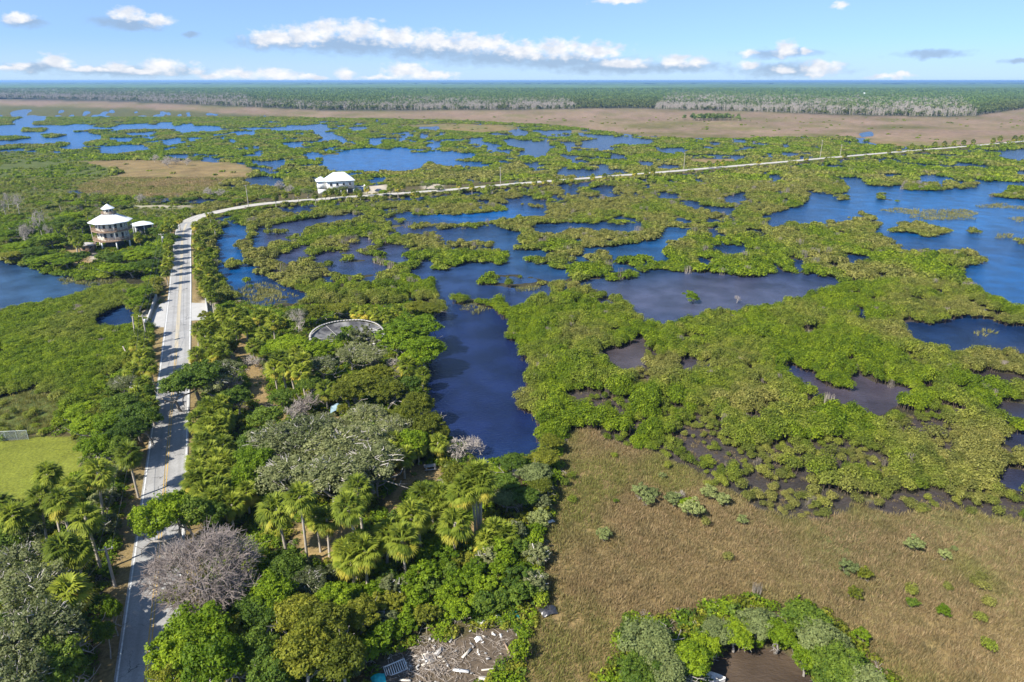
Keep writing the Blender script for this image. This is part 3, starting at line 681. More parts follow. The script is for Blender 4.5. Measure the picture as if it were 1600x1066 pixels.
# ------------------------------------------------------------------ scattering of uncountable growth
def scatter(name, pts, scl, rot, idx, tone, protos, kind='stuff', rnd=None):
    """one object whose geometry nodes put a clump on every point"""
    n = len(pts)
    me = bpy.data.meshes.new(name); me.vertices.add(n); me.vertices.foreach_set('co', np.asarray(pts, np.float32).ravel())
    def at(nm, typ, v, key='value'):
        a = me.attributes.new(nm, typ, 'POINT'); a.data.foreach_set(key, np.ascontiguousarray(v).ravel())
    scl = np.asarray(scl, np.float32); scl = scl if scl.ndim == 2 else np.repeat(scl[:, None], 3, 1)
    at('scl', 'FLOAT_VECTOR', scl, 'vector'); r = np.zeros((n, 3), np.float32); r[:, 2] = rot
    at('rot', 'FLOAT_VECTOR', r, 'vector'); at('pick', 'INT', np.asarray(idx, np.int32)); at('tone', 'FLOAT', np.asarray(tone, np.float32))
    at('rnd', 'FLOAT', np.asarray(rng.random(n) if rnd is None else rnd, np.float32))
    c = bpy.data.collections.new(name + "_kinds")
    for i, (pm, _) in enumerate(protos):
        po = bpy.data.objects.new("%s_kind_%02d" % (name, i), pm); c.objects.link(po)
    ng = bpy.data.node_groups.new(name, 'GeometryNodeTree')
    ng.interface.new_socket('Geometry', in_out='INPUT', socket_type='NodeSocketGeometry'); ng.interface.new_socket('Geometry', in_out='OUTPUT', socket_type='NodeSocketGeometry')
    N = ng.nodes.new; L = ng.links.new
    gi, go = N('NodeGroupInput'), N('NodeGroupOutput'); ip = N('GeometryNodeInstanceOnPoints'); ci = N('GeometryNodeCollectionInfo')
    ci.inputs['Collection'].default_value = c; ci.inputs['Separate Children'].default_value = True; ci.inputs['Reset Children'].default_value = True
    def na(nm, t):
        a = N('GeometryNodeInputNamedAttribute'); a.data_type = t; a.inputs['Name'].default_value = nm
        return next(s for s in a.outputs if s.enabled and s.name == 'Attribute')
    L(gi.outputs[0], ip.inputs['Points']); L(ci.outputs[0], ip.inputs['Instance']); ip.inputs['Pick Instance'].default_value = True
    L(na('pick', 'INT'), ip.inputs['Instance Index']); L(na('scl', 'FLOAT_VECTOR'), ip.inputs['Scale'])
    er = N('FunctionNodeEulerToRotation'); L(na('rot', 'FLOAT_VECTOR'), er.inputs[0]); L(er.outputs[0], ip.inputs['Rotation'])
    L(ip.outputs[0], go.inputs[0])
    o = obj(name, me); md = o.modifiers.new('growth', 'NODES'); md.node_group = ng
    return tag(o, kind=kind)


def leaves(mb, n, c, r, leaf, rs, lump=0.25, lo=-0.3, m=0, tint=None, aspect=1.7, shell=.55, up=.5):
    """leaf sprays through an uneven crown volume"""
    d = rs.normal(size=(n * 3, 3)); d /= np.linalg.norm(d, axis=1)[:, None]; d = d[d[:, 2] > lo][:n]; n = len(d)
    k = 7; bump = rs.normal(size=(k, 3)); bump /= np.linalg.norm(bump, axis=1)[:, None]
    rad = (1 - lump) + lump * 1.6 * np.clip((d @ bump.T).max(1), 0, 1) ** 2
    q = (shell + (1 - shell) * rs.random(n) ** .6) * rad
    p = np.asarray(c) + d * q[:, None] * np.asarray(r)
    nr = d + rs.normal(size=(n, 3)) * .55 + np.array([0, 0, up]); nr /= np.linalg.norm(nr, axis=1)[:, None]
    a = np.cross(nr, rs.normal(size=(n, 3))); a /= np.linalg.norm(a, axis=1)[:, None]; b = np.cross(nr, a)
    s = leaf * (0.6 + .8 * rs.random(n))[:, None]
    v = np.stack([p - a * s * .5 * aspect, p + b * s * .5 - nr * s * .12, p + a * s * .5 * aspect, p - b * s * .5 - nr * s * .12], 1).reshape(-1, 3)
    t = rs.random(n) if tint is None else tint
    mb.add(v, np.arange(4 * n).reshape(-1, 4), m, np.repeat(np.broadcast_to(t, (n,)), 4))


M_MANG = leaf_mat("mangrove_leaf", (.070, .115, .006), (.215, .285, .012), trans=.4, instancer=True, tone_dark=(.125, .126, .022), pale=(.300, .288, .078))
M_STEM = noise_mat("brown_stems", (.075, .055, .038), (.13, .10, .075), 4, .9)
M_TWIG = noise_mat("grey_twigs", (.20, .17, .13), (.33, .285, .235), 5, .9)


def clump(seed, n, rad, rz, zc, leaf, stems=7, bare=False):
    rs = np.random.default_rng(seed); mb = MB()
    if not bare:
        for k in range(4):
            a = rs.random() * 6.28; rr = rad * .42 * (k > 0)
            leaves(mb, n // 4, (math.cos(a) * rr, math.sin(a) * rr, zc + rs.normal() * .12 * rz), (rad * .72, rad * .72, rz), leaf, rs, .3, -.25)
    for k in range(stems):
        a = rs.random() * 6.28; b = a + rs.normal() * .5; r0 = rad * .8 * rs.random() ** .5; r1 = rad * .8 * rs.random()
        mb.tube([(math.cos(a) * r0, math.sin(a) * r0, -.4), (math.cos(b) * (r0 + r1) / 2, math.sin(b) * (r0 + r1) / 2, zc * .55), (math.cos(b) * r1, math.sin(b) * r1, zc + rz * (.5 if not bare else 1.0))],
                [.055, .045, .02], 3, 1, rs.random(), cap=False)
    return mb.build("mangrove_clump", [M_MANG, M_STEM if not bare else M_TWIG], mesh_only=True), rad


NEAR = [clump(100 + i, 640, 1.25, .95, 1.3, .155) for i in range(5)] + [clump(300 + i, 0, 1.1, 1.1, 1.1, .2, 26, True) for i in range(2)]
MIDL = [clump(130 + i, 200, 1.6, .78, .85, .32, 6) for i in range(4)] + [clump(320 + i, 0, 1.6, 1.3, 1.2, .3, 22, True) for i in range(2)]
FARL = [clump(160 + i, 110, 2.9, .75, .75, .85, 4) for i in range(3)] + [clump(340 + i, 0, 2.2, 1.0, .9, .25, 18, True) for i in range(1)]


def ring(y0, y1, step, half=0.88):
    ny = int((y1 - y0) / step); out = []
    for j in range(ny):
        y = y0 + (j + .5) * step; w = half * y + 42; n = int(2 * w / step)
        out.append(np.stack([(np.arange(n) + .5) * step - w, np.full(n, y)], 1))
    p = np.vstack(out); p += (rng.random(p.shape) - .5) * step * .95
    return p


def grow_mangrove(y0, y1, step, protos, name, nb, base, tall):
    p = ring(y0, y1, step); x, y = p.T
    c = cover(x, y)
    px, py = PJ(x, y, 0)
    low = fbm(x / 22, y / 30, 51, 3); keepn = rng.random(len(p))
    dens = np.select([c == MANG, c == OLIVE, c == LOW, c == SPARSE, c == REED, c == TAN, c == PLAIN, c == DITCH, c == CLEAR], [1.0, .92, np.where(low > .42, .55, .12), np.where(fbm(x / 3.4, y / 3.4, 63, 3) > .5, .9, .18), .05,
                     np.where((px > 1100) & (py > 740) & (py < 850), .10 * np.clip((845 - py) / 60, 0, 1), np.where((fbm(x / 9, y / 9, 61, 3) > .66), .06, .002)), np.where(low > .6, .02, .0008), .12, .0], 0.0)
    gap = fbm(x / 3.2, y / 3.6, 67, 2)
    dens = np.where(np.isin(c, (MANG, OLIVE)) & (gap < np.where((py < 480) & (px > 330), .33, .25)), .1, dens)
    k = keepn < dens
    # a fringe of growth follows the road bank
    top = cover(x, y, tall); rdd = road_dist(x, y)
    bank = (c == ROADV) & (rdd > 3.9) & (y > 275) & (keepn < .8); k |= bank
    k &= ~((top == SPARSE) & (c != SPARSE) & (rng.random(len(x)) < .75))
    k &= ~(np.isin(top, (WATER, ROADV, SANDC, DITCH, REED)) & (c != DITCH) & (rdd > 6.5))
    x, y, c, px, py, low = x[k], y[k], c[k], px[k], py[k], low[k]
    z = np.where(c == SPARSE, 0, np.where(np.isin(c, (TAN, PLAIN)), .25, np.where(c == ROADV, .6, .02)))
    s = base * (.72 + .62 * fbm(x / 6, y / 6, 71, 3)) * (.85 + .4 * rng.random(len(x)))
    s = np.where(c == SPARSE, s * (.28 + .5 * rng.random(len(x))), s); s = np.where(np.isin(c, (LOW, TAN, PLAIN, REED)), s * .62, s); s = np.where(c == OLIVE, s * .9, s); s = np.where(c == ROADV, s * (.55 if tall > 1.6 else .5), s); flat_ = (px < 240) & (py > 425) & (py < 640)
    cs = 3.6 if tall > 1.6 else 9.0
    hz = s * np.where(c == OLIVE, .85, 1.0) * np.clip(.42 + 1.25 * fbm(x / cs, y / cs, 73, 3), .5, 1.5) * (.85 + .3 * fbm(x / 25, y / 25, 74, 2))
    hz = np.where(flat_, s * (.62 + .25 * fbm(x / 9, y / 9, 75, 2)), hz)
    patch = fbm(x / 16, y / 20, 81, 4)
    right = np.clip((px - 1150) / 250, 0, 1) * np.clip((py - 470) / 60, 0, 1) * np.clip((760 - py) / 60, 0, 1)
    upper = np.clip((470 - py) / 70, 0, 1)
    tone = np.clip((patch - .5) * 3.2 + .22 + .38 * right + .34 * upper * np.clip((py - 250) / 40, 0, 1) + .1 * rng.normal(size=len(x)), 0, 1)
    tone = np.where(c == TAN, np.clip(tone + .3, 0, 1), tone); tone = np.where(c == OLIVE, np.clip(tone + .15 * (py > 262), 0, 1), tone)
    tone = np.where(c == LOW, np.clip(tone - .2, 0, .5), tone); tone = np.where((px < 240) & (py > 425) & (py < 620), tone * .45, tone); tone = np.where(c == SPARSE, np.clip(tone + .25, 0, 1), tone)
    bare = (rng.random(len(x)) < .006) | ((fbm(x / 5, y / 5, 91, 3) > .77) & (rng.random(len(x)) < .6))
    idx = np.where(bare, nb + rng.integers(0, len(protos) - nb, len(x)), rng.integers(0, nb, len(x)))
    scatter(name, np.stack([x, y, z], 1), np.stack([s, s, hz], 1), rng.random(len(x)) * 6.28, idx, tone, protos)


grow_mangrove(28, 205, 1.25, NEAR, "mangrove_thicket", 5, 1.0, 1.7)
grow_mangrove(205, 430, 1.9, MIDL, "mangrove_marsh", 4, 1.0, 1.7)
grow_mangrove(430, 1250, 3.6, FARL, "distant_mangrove_marsh", 3, 1.0, 1.5)


# low scrub on the causeway's banks
q = ROADC[N_MAIN - 6:]; dq = np.gradient(q, axis=0); dq /= np.linalg.norm(dq, axis=1)[:, None]; nq = np.stack([dq[:, 1], -dq[:, 0]], 1); sp_ = []
for rep in range(7):
    sd = 1 if rep < 4 else -1; off = sd * (4.0 + 4.6 * rng.random(len(q)) ** (1.0 if sd > 0 else 1.6)); sp_.append(np.c_[q + nq * off[:, None] + rng.normal(size=q.shape) * .9, np.full(len(q), float(sd))])
q = np.vstack(sp_); q = q[rng.random(len(q)) < .85]; q = q[road_dist(q[:, 0], q[:, 1]) > 3.7]; n_ = len(q); ss = (.30 + .32 * rng.random(n_)) * np.where(q[:, 2] > 0, 1.1, .85) * (.8 + .0006 * q[:, 1])
scatter("roadside_scrub", np.c_[q[:, :2], np.full(n_, .45)], np.stack([ss, ss, ss * np.where(q[:, 2] > 0, .9, 1.05)], 1), rng.random(n_) * 6.28, rng.integers(0, 4, n_), np.clip(.55 + .25 * rng.normal(size=n_), 0, 1), MIDL)

# ------------------------------------------------------------------ marsh grass
def tuft(seed, n, rad, h, w, m, lean=.35):
    rs = np.random.default_rng(seed); mb = MB()
    a = rs.random(n) * 6.28; r = rad * rs.random(n) ** .5; hh = h * (.55 + .6 * rs.random(n)); th = rs.random(n) * 6.28
    p = np.stack([np.cos(a) * r, np.sin(a) * r, np.zeros(n) - .05], 1); d = np.stack([np.cos(th), np.sin(th), np.zeros(n)], 1)
    wind = np.array([.25, .12, 0]) * h
    tip = p + np.stack([np.cos(a) * lean, np.sin(a) * lean, np.ones(n)], 1) * hh[:, None] * np.array([1, 1, 1]) + wind * rs.random(n)[:, None]
    mid = p * .55 + tip * .45 + np.array([0, 0, .12]) * h
    v = np.stack([p - d * w * .5, p + d * w * .5, mid + d * w * .45, mid - d * w * .45], 1); t = rs.random(n)
    mb.add(v.reshape(-1, 3), np.arange(4 * n).reshape(-1, 4), 0, np.repeat(t, 4))
    v3 = np.stack([mid - d * w * .45, mid + d * w * .45, tip], 1)
    mb.add(v3.reshape(-1, 3), np.arange(3 * n).reshape(-1, 3), 0, np.repeat(t, 3))
    return mb.build("grass_tuft", m, mesh_only=True), rad


M_GRASS = leaf_mat("marsh_grass_blade", (.172, .122, .056), (.335, .258, .134), trans=.3, instancer=True, tone_dark=(.115, .112, .028), pale=(.275, .265, .080))
TUFTS = [tuft(400 + i, 34, .62, .62, .055, M_GRASS) for i in range(4)]
TUFT2 = [tuft(420 + i, 26, 1.1, .75, .12, M_GRASS) for i in range(3)]


def grow_grass(y0, y1, step, protos, name, base):
    p = ring(y0, y1, step, .86); x, y = p.T; c = cover(x, y); px, py = PJ(x, y, .3)
    f = fbm(x / 3, y / 3, 95, 3)
    dens = np.select([c == TAN, c == CLEAR, c == ROADV, c == SPARSE, c == REED, c == LOW, c == MANG], [np.where(f > .3, .95, .45), .16, .14, .16, .7, .35, .0], 0)
    dens = np.where((c == ROADV) & (road_dist(x, y) < 3.7), 0, dens)
    k = rng.random(len(x)) < dens; x, y, c, px, py = x[k], y[k], c[k], px[k], py[k]
    tone = fbm(x / 10, y / 12, 97, 4); tone = np.clip((tone - .5) * 3.6 + 1.6 * (fbm(x / 34, y / 40, 98, 3) - .5) + .22 + .35 * np.clip((py - 930) / 120, 0, 1) + .5 * np.clip((px - 1100) / 150, 0, 1) * np.clip((860 - py) / 60, 0, 1) + .25 * np.clip((900 - px) / 60, 0, 1) + .12 * rng.normal(size=len(x)), 0, 1)
    tone = np.where(np.isin(c, (REED, LOW)), .9, tone); tone = np.where(np.isin(c, (CLEAR, ROADV)), tone * .4, tone)
    s = base * (.7 + .6 * rng.random(len(x))) * np.where(np.isin(c, (CLEAR, ROADV)), .5, 1); s = np.where(c == SPARSE, s * .7, s)
    z = np.where(np.isin(c, (REED, SPARSE)), 0.0, .28)
    scatter(name, np.stack([x, y, z], 1), np.stack([s, s, s * (.6 + .7 * fbm(x / 4, y / 4, 99, 2))], 1), rng.normal(size=len(x)) * .9, rng.integers(0, len(protos), len(x)), tone, protos)


grow_grass(28, 135, .62, TUFTS, "marsh_grass", 1.0)
grow_grass(135, 460, 1.7, TUFT2, "distant_marsh_grass", 1.0)

# ------------------------------------------------------------------ the wood on the horizon and its dead front
M_FAR = leaf_mat("forest_leaf", (.068, .128, .026), (.165, .240, .048), trans=.2, instancer=True, tone_dark=(.050, .062, .022), pale=(.13, .125, .040))
M_DEAD = noise_mat("bleached_trunks", (.26, .225, .185), (.42, .375, .325), 1.0, .9)


def wood_tree(seed, n=90):
    rs = np.random.default_rng(seed); mb = MB()
    mb.tube([(0, 0, -.5), (.2, 0, 5), (0, .1, 9)], [.3, .22, .1], 4, 1)
    for k in range(3):
        leaves(mb, n // 3, (rs.normal() * 1.2, rs.normal() * 1.2, 6.5 + 1.8 * k), (3.6 - .7 * k, 3.6 - .7 * k, 2.6), 1.5, rs, .35, -.7)
    return mb.build("forest_tree", [M_FAR, M_DEAD], mesh_only=True), 3


def dead_stand(seed):
    rs = np.random.default_rng(seed); mb = MB()
    for k in range(7):
        x, y = rs.uniform(-5, 5, 2); h = rs.uniform(6, 12); lx_, ly_ = rs.normal(size=2) * .5
        mb.tube([(x, y, -.3), (x + lx_ * .4, y + ly_ * .4, h * .5), (x + lx_, y + ly_, h)], [.34, .26, .1], 4, 1, rs.random())
        for q in range(7):
            z = h * rs.uniform(.45, .95); a = rs.random() * 6.28; l = rs.uniform(.8, 2.0)
            mb.tube([(x + lx_ * z / h, y + ly_ * z / h, z), (x + lx_ * z / h + math.cos(a) * l, y + ly_ * z / h + math.sin(a) * l, z + l * .7)], [.13, .06], 3, 1, rs.random(), cap=False)
    leaves(mb, 20, (0, 0, 1.2), (6, 6, 1.6), 1.1, rs, .4, -.2)
    return mb.build("dead_stand", [M_FAR, M_DEAD], mesh_only=True), 5


WOODS = [wood_tree(500 + i) for i in range(4)]; DEADS = [dead_stand(520 + i) for i in range(4)]
pts = []; 
for (a, b, st) in ((1150, 2000, 8.5), (2000, 3200, 12), (3200, 5200, 19)):
    pts.append(np.c_[ring(a, b, st, .84), np.full(len(ring(a, b, st, .84)), st)] if False else (lambda q: np.c_[q, np.full(len(q), st)])(ring(a, b, st, .84)))
q = np.vstack(pts); x, y, st = q.T
c = cover(x, y); k = c == FOREST; x, y, st = x[k], y[k], st[k]
px, py = PJ(x, y, 0)
front = np.interp(px, [-900, 0, 200, 390, 500, 640, 800, 910, 980, 1080, 1200, 1300, 1450, 1520, 1600, 2500], [150, 153, 158, 167, 172, 172, 172, 170, 169, 172, 175, 179, 182, 181, 170, 160])
front = front - 3.0 * (fbm(px / 14, px * 0 + 3, 17, 4) - .3)
depth = front - py                                # how far behind the wood's front edge
wv_ = 4 * (fbm(px / 25, px * 0, 7, 3) - .5)
deadw = np.interp(px, [-900, 0, 380, 400, 590, 615, 880, 905, 1025, 1045, 1500, 1525, 2500], [16, 18, 18, 10, 10, 20, 14, 0, 0, 26, 28, 0, 0]) + wv_
isdead = (rng.random(len(x)) < np.clip(2.4 * (1 - depth / np.maximum(deadw, .01)), 0, 1) * (deadw > 2) * np.interp(px, [380, 400, 590, 610], [.8, .35, .35, .75]) * np.clip(.35 + 1.6 * (fbm(x / 40, y / 90, 19, 3) - .25), .1, 1))
s = (.75 + .5 * rng.random(len(x))) * np.where(st > 12, st / 11, 1.0)
hz = .75 + .45 * rng.random(len(x))
kd = isdead
scatter("dead_pine_wood", np.stack([x, y, 0 * x + .3], 1)[kd], np.stack([1 + 0 * x, 1 + 0 * x, hz * 1.15], 1)[kd], rng.random(kd.sum()) * 6.28, rng.integers(0, 4, kd.sum()), np.full(kd.sum(), .8), DEADS)
kl = ~isdead | (rng.random(len(x)) < .12)
tone = np.clip(np.interp(depth, [0, 10, 20], [.75, .3, .0]) + .5 * (fbm(x / 90, y / 160, 33, 3) - .5), 0, 1)
hl = hz * np.where(isdead, .5, np.interp(depth, [0, 5], [.7, 1.0]))
scatter("distant_forest", np.stack([x, y, 0 * x], 1)[kl], np.stack([s, s, hl], 1)[kl], rng.random(kl.sum()) * 6.28, rng.integers(0, 4, kl.sum()), tone[kl], WOODS)
# the small wood standing alone on the plain
q = rng.normal(size=(60, 2)) * np.array([26, 9]) * .8; gx, gy = G(1113, 188.5, .3); q = q[(np.abs(q[:, 0]) < 46) & (np.abs(q[:, 1]) < 22)]; n_ = len(q)
scatter("copse", np.c_[q + np.array([float(gx), float(gy) + 8]), np.full(n_, .3)], np.stack([np.full(n_, .85), np.full(n_, .85), .6 + .3 * rng.random(n_)], 1), rng.random(n_) * 6.28, rng.integers(0, 4, n_), np.full(n_, .35), WOODS)
XF, YF = fan(150.5, 131, 90, 420, .9, (11000, 13000, 16000, 20000, 26000, 34000))
ZF = 6.5 + 5 * fbm(XF / 60, YF / 90, 3, 4) + 14 * np.clip((YF - 5000) / 20000, 0, 1) * fbm(XF / 2600, YF / 9000, 8, 3)
ZF[0] = 0
FCOL = np.array([.084, .142, .042]) * (.6 + .8 * fbm(XF / 300, YF / 700, 4, 5))[..., None]
grid_mesh("forest_canopy", XF, YF, ZF, ground_mat(), FCOL, 'stuff')

# ------------------------------------------------------------------ haze
def haze():
    mb = MB(); mb.box((0, 21000, 31.5), (76000, 43000, 65.0))
    m, nt, N, L = new_mat("thin_haze")
    v = N('ShaderNodeVolumePrincipled'); v.inputs['Color'].default_value = (.34, .60, 1.0, 1); v.inputs['Density'].default_value = HAZE_D
    v.inputs['Anisotropy'].default_value = .2
    o = N('ShaderNodeOutputMaterial'); L(v.outputs[0], o.inputs['Volume'])
    tag(mb.build("haze", m), kind='stuff')


HAZE_D = 0.00007
haze()

# ------------------------------------------------------------------ trees, palms and shrubs
LEAF = {
    'bright': leaf_mat("bright_leaf", (.072, .128, .006), (.225, .310, .014), trans=.4),
    'olive': leaf_mat("olive_leaf", (.085, .105, .010), (.235, .245, .026), trans=.4),
    'dark': leaf_mat("dark_leaf", (.044, .086, .010), (.140, .200, .022), trans=.35),
    'oak': leaf_mat("grey_green_leaf", (.095, .112, .040), (.235, .250, .105), trans=.35),
    'pale': leaf_mat("pale_green_leaf", (.110, .140, .045), (.270, .300, .105), trans=.35)}
M_PALM = leaf_mat("palm_frond", (.105, .145, .012), (.275, .310, .036), old=(.46, .36, .05), trans=.35)
M_DRY = leaf_mat("dry_frond", (.20, .135, .075), (.42, .32, .20), trans=.3)
M_PTRUNK = noise_mat("palm_trunk_bark", (.30, .255, .20), (.44, .39, .32), 6, .9, stretch=(1, 1, 3))
M_BARK = noise_mat("grey_bark", (.20, .175, .15), (.36, .33, .29), 5, .9)
M_TWIGP = noise_mat("pale_twigs", (.34, .31, .27), (.50, .47, .42), 3, .9)
M_DBARK = noise_mat("purple_grey_dead_wood", (.20, .163, .142), (.34, .285, .250), 4, .9)
M_PBARK = noise_mat("pale_dead_wood", (.29, .25, .21), (.44, .395, .345), 4, .9)
INF = {}


def palm_crown(seed, n=44, yellow=.22, rad=1.0):
    rs = np.random.default_rng(seed); mb = MB()
    for i in range(n):
        f = i / (n - 1.0); az = i * 2.39996 + rs.normal() * .2
        el = R(82 - 132 * f ** .85) + rs.normal() * .12
        L1 = (1.0 + .25 * rs.random()) * rad; d = np.array([math.cos(el) * math.cos(az), math.cos(el) * math.sin(az), math.sin(el)])
        s = np.array([-math.sin(az), math.cos(az), 0]); s = s * math.cos(.25) + np.cross(d, s) * math.sin(rs.normal() * .4)
        p1 = d * L1 + np.array([0, 0, -.12 * f * L1]); t = rs.random() * .9 + (1.0 * (rs.random() < .8) if f > 1 - yellow else 0)
        mb.add([s * .03, p1 + s * .025, p1 - s * .025], [[0, 1, 2]], 0, t)
        k = 15; up = np.cross(s, d) * -1
        for j in range(k):
            th = R(-105 + 210 * j / (k - 1)); Lb = (.95 + .25 * rs.random()) * (.62 + .38 * math.cos(th * .7)) * rad
            dd = d * math.cos(th) + s * math.sin(th) + np.array([0, 0, -.18 - .2 * rs.random()]) - up * 0.0
            dd /= np.linalg.norm(dd); w = np.cross(dd, np.array([0, 0, 1.0])); w /= np.linalg.norm(w) + 1e-6
            m_ = p1 + dd * Lb * .5 + np.array([0, 0, .05]); tip = p1 + dd * Lb + np.array([0, 0, -.22 * Lb])
            hw = .095 * rad
            mb.add([p1, m_ + w * hw, tip, m_ - w * hw], [[0, 1, 2, 3]], 0, min(2.0, max(0, t + rs.normal() * .12)))
    return mb.build("crown", M_PALM, mesh_only=True)


def palm_skirt(seed, n=16):
    rs = np.random.default_rng(seed); mb = MB()
    for i in range(n):
        az = i * 2.4 + rs.normal() * .3; o = np.array([math.cos(az), math.sin(az), 0]); L1 = .7 + .7 * rs.random()
        p1 = o * (.35 + .35 * rs.random()) + np.array([0, 0, -.3 - .5 * rs.random()])
        for j in range(6):
            w = np.array([-math.sin(az), math.cos(az), 0]) * (j - 2.5) * .11
            tip = p1 + w * 1.6 + o * .2 * rs.random() + np.array([0, 0, -L1 * (.6 + .4 * rs.random())])
            q = np.array([-math.sin(az), math.cos(az), 0]) * .06; m_ = (p1 + tip) / 2 + o * .12
            mb.add([p1, m_ + q, tip, m_ - q], [[0, 1, 2, 3]], 0, rs.random())
    return mb.build("dead_fronds", M_DRY, mesh_only=True)


def palm_trunk(seed):
    rs = np.random.default_rng(seed); mb = MB(); mb.smooth = True; b = rs.normal(size=2) * .035
    z = np.linspace(-.06, 1, 9); mb.tube(np.stack([b[0] * np.sin(z * 3), b[1] * np.sin(z * 2.4), z], 1), [.25, .20, .18, .17, .165, .16, .16, .165, .17], 8, 0)
    return mb.build("trunk", M_PTRUNK, mesh_only=True)


PCROWN = [palm_crown(600 + i, 40 + 3 * i, [.12, .28, .18, .38, .22, .08][i]) for i in range(6)]
PYEL = [0, 1, 0, 1, 0, 0]
PSKIRT = [palm_skirt(620 + i, 10 + 5 * i) for i in range(3)]; PTRUNK = [palm_trunk(630 + i) for i in range(4)]
PLANTS = []          # (object, kind words, look words, photo x, photo y) for the labels
WHERE = []           # world x, y, radius of what stands already


def put(px, py, z):
    x, y = G(px, py, z); return float(x), float(y)


def zc_of(py): 
    return CAM_H * math.cos(math.atan((533 - py) / FPX)) / max(.01, math.sin(PITCH - math.atan((533 - py) / FPX)))


def palm(px, py, z, s=1.0, crown=None, skirt=None, cat='palm', lean=None):
    """a cabbage palm whose crown is seen at (px, py) and stands z metres up"""
    x, y = put(px, py, z); i = rng.integers(0, 6) if crown is None else crown
    le = rng.normal(size=2) * .05 if lean is None else lean
    root = obj("cabbage_palm", None); root.empty_display_size = .3
    root.location = (x - le[0] * z, y - le[1] * z, .4); root.rotation_euler = (-le[1], le[0], 0)
    h = max(.5, z - .4); t = obj("trunk", PTRUNK[rng.integers(0, 4)], root); t.scale = (.95 * s, .95 * s, h); t.rotation_euler = (0, 0, rng.random() * 6)
    c = obj("crown", PCROWN[i], root, (0, 0, h)); c.scale = [s * 1.02] * 3; c.rotation_euler = (0, 0, rng.random() * 6)
    sk = rng.random() < .75 if skirt is None else skirt
    if sk: d = obj("dead_fronds", PSKIRT[rng.integers(0, 3)], root, (0, 0, h - .1)); d.scale = [s * (.8 + .4 * rng.random())] * 3; d.rotation_euler = (0, 0, rng.random() * 6)
    tag(root, None, 'palm', 'cabbage palms'); hw = 'tall' if z > 8.2 else 'short' if z < 4.5 else 'mid-height'
    PLANTS.append((root, 'cabbage palm', hw + (' yellow-skirted' if PYEL[i] else ' green'), px, py)); WHERE.append((x, y, 1.5 * s))
    return root


def limbs(mb, rs, p, d, L_, r, lev, maxlev, ends, split=(2, 4), spread=.75, gnarl=.25, sides=5, m=0, upb=.25):
    n = 4 if lev < maxlev else 3; pts = [p]; q = np.array(p, float); dd = np.array(d, float)
    for i in range(n):
        dd = dd + rs.normal(size=3) * gnarl + np.array([0, 0, upb * .3]); dd /= np.linalg.norm(dd); q = q + dd * L_ / n; pts.append(q)
    mb.tube(pts, np.linspace(r, r * .6, n + 1), sides if lev < 2 else 3, m, rs.random(), cap=False)
    if lev >= maxlev: ends.append(q); return
    if lev >= maxlev - 1: ends.append(pts[2])
    for k in range(rs.integers(*split)):
        nd = dd + rs.normal(size=3) * spread; nd[2] = nd[2] * .75 + upb * .5; nd /= np.linalg.norm(nd)
        limbs(mb, rs, q if k or lev == 0 else pts[-2], nd, L_ * rs.uniform(.6, .85), r * .58, lev + 1, maxlev, ends, split, spread, gnarl, sides, m, upb)


def broadleaf(seed, style, H=5.0, Rr=3.0, n=24, per=150, leaf=.27, flat=.62, low=False, twigs=0):
    """trunk with limbs + crown of leaf clumps; crown radius about Rr, centre about H high"""
    rs = np.random.default_rng(seed); mt = MB()
    for s_ in range(1 if not low else 4):
        a = rs.random() * 6.28; b = np.array([math.cos(a), math.sin(a), 0]) * (.35 if low else 0)
        ends = []; limbs(mt, rs, b + np.array([0, 0, -.3]), (b[0] * .6, b[1] * .6, 1), H * (.55 if not low else .5), (.26 if not low else .10) * Rr / 3, 0, 2 if low else 3, ends, (2, 4), .8, .14, 6, 0, .1)
    wood = mt.build("trunk", M_BARK, mesh_only=True); mc = MB()
    g = np.arange(n); ph = g * 2.39996; zz = 1 - 1.25 * (g + .5) / n
    lob = rs.normal(size=(6, 3)); lob /= np.linalg.norm(lob, axis=1)[:, None]
    for k in range(n):
        rr = math.sqrt(max(0, 1 - zz[k] ** 2)); w = rs.uniform(.45, .92)
        dv = np.array([math.cos(ph[k]) * rr, math.sin(ph[k]) * rr, zz[k]]); w *= .80 + .38 * max(0, (lob @ dv).max()) ** 2
        c = np.array([dv[0] * Rr * w, dv[1] * Rr * w, H + dv[2] * Rr * flat * w + rs.normal() * .2])
        cr = Rr * rs.uniform(.12, .30); nl = int(per * rs.uniform(.5, 1.4)); tb = rs.uniform(-.25, .25)
        leaves(mc, nl, c, (cr * rs.uniform(.8, 1.3), cr * rs.uniform(.8, 1.3), cr * .8), leaf, rs, .45, -.45, tint=None, shell=.35)
        mc.t[-1] = np.clip(np.array(mc.t[-1]) * .8 + .1 + tb, 0, 1)
    if twigs:
        for k in range(twigs):
            dv = rs.normal(size=3); dv[2] = abs(dv[2]) * .8; dv /= np.linalg.norm(dv); a = np.array([0, 0, H]) + dv * Rr * np.array([.55, .55, .35]); b = np.array([0, 0, H]) + dv * Rr * np.array([1, 1, flat]) * rs.uniform(.85, 1.08)
            m_ = (a + b) / 2 + rs.normal(size=3) * .2; mc.tube([a, m_, b], [.06, .045, .02], 3, 1, rs.random(), cap=False)
    crown = mc.build("crown", [LEAF[style], M_TWIGP], mesh_only=True)
    return wood, crown


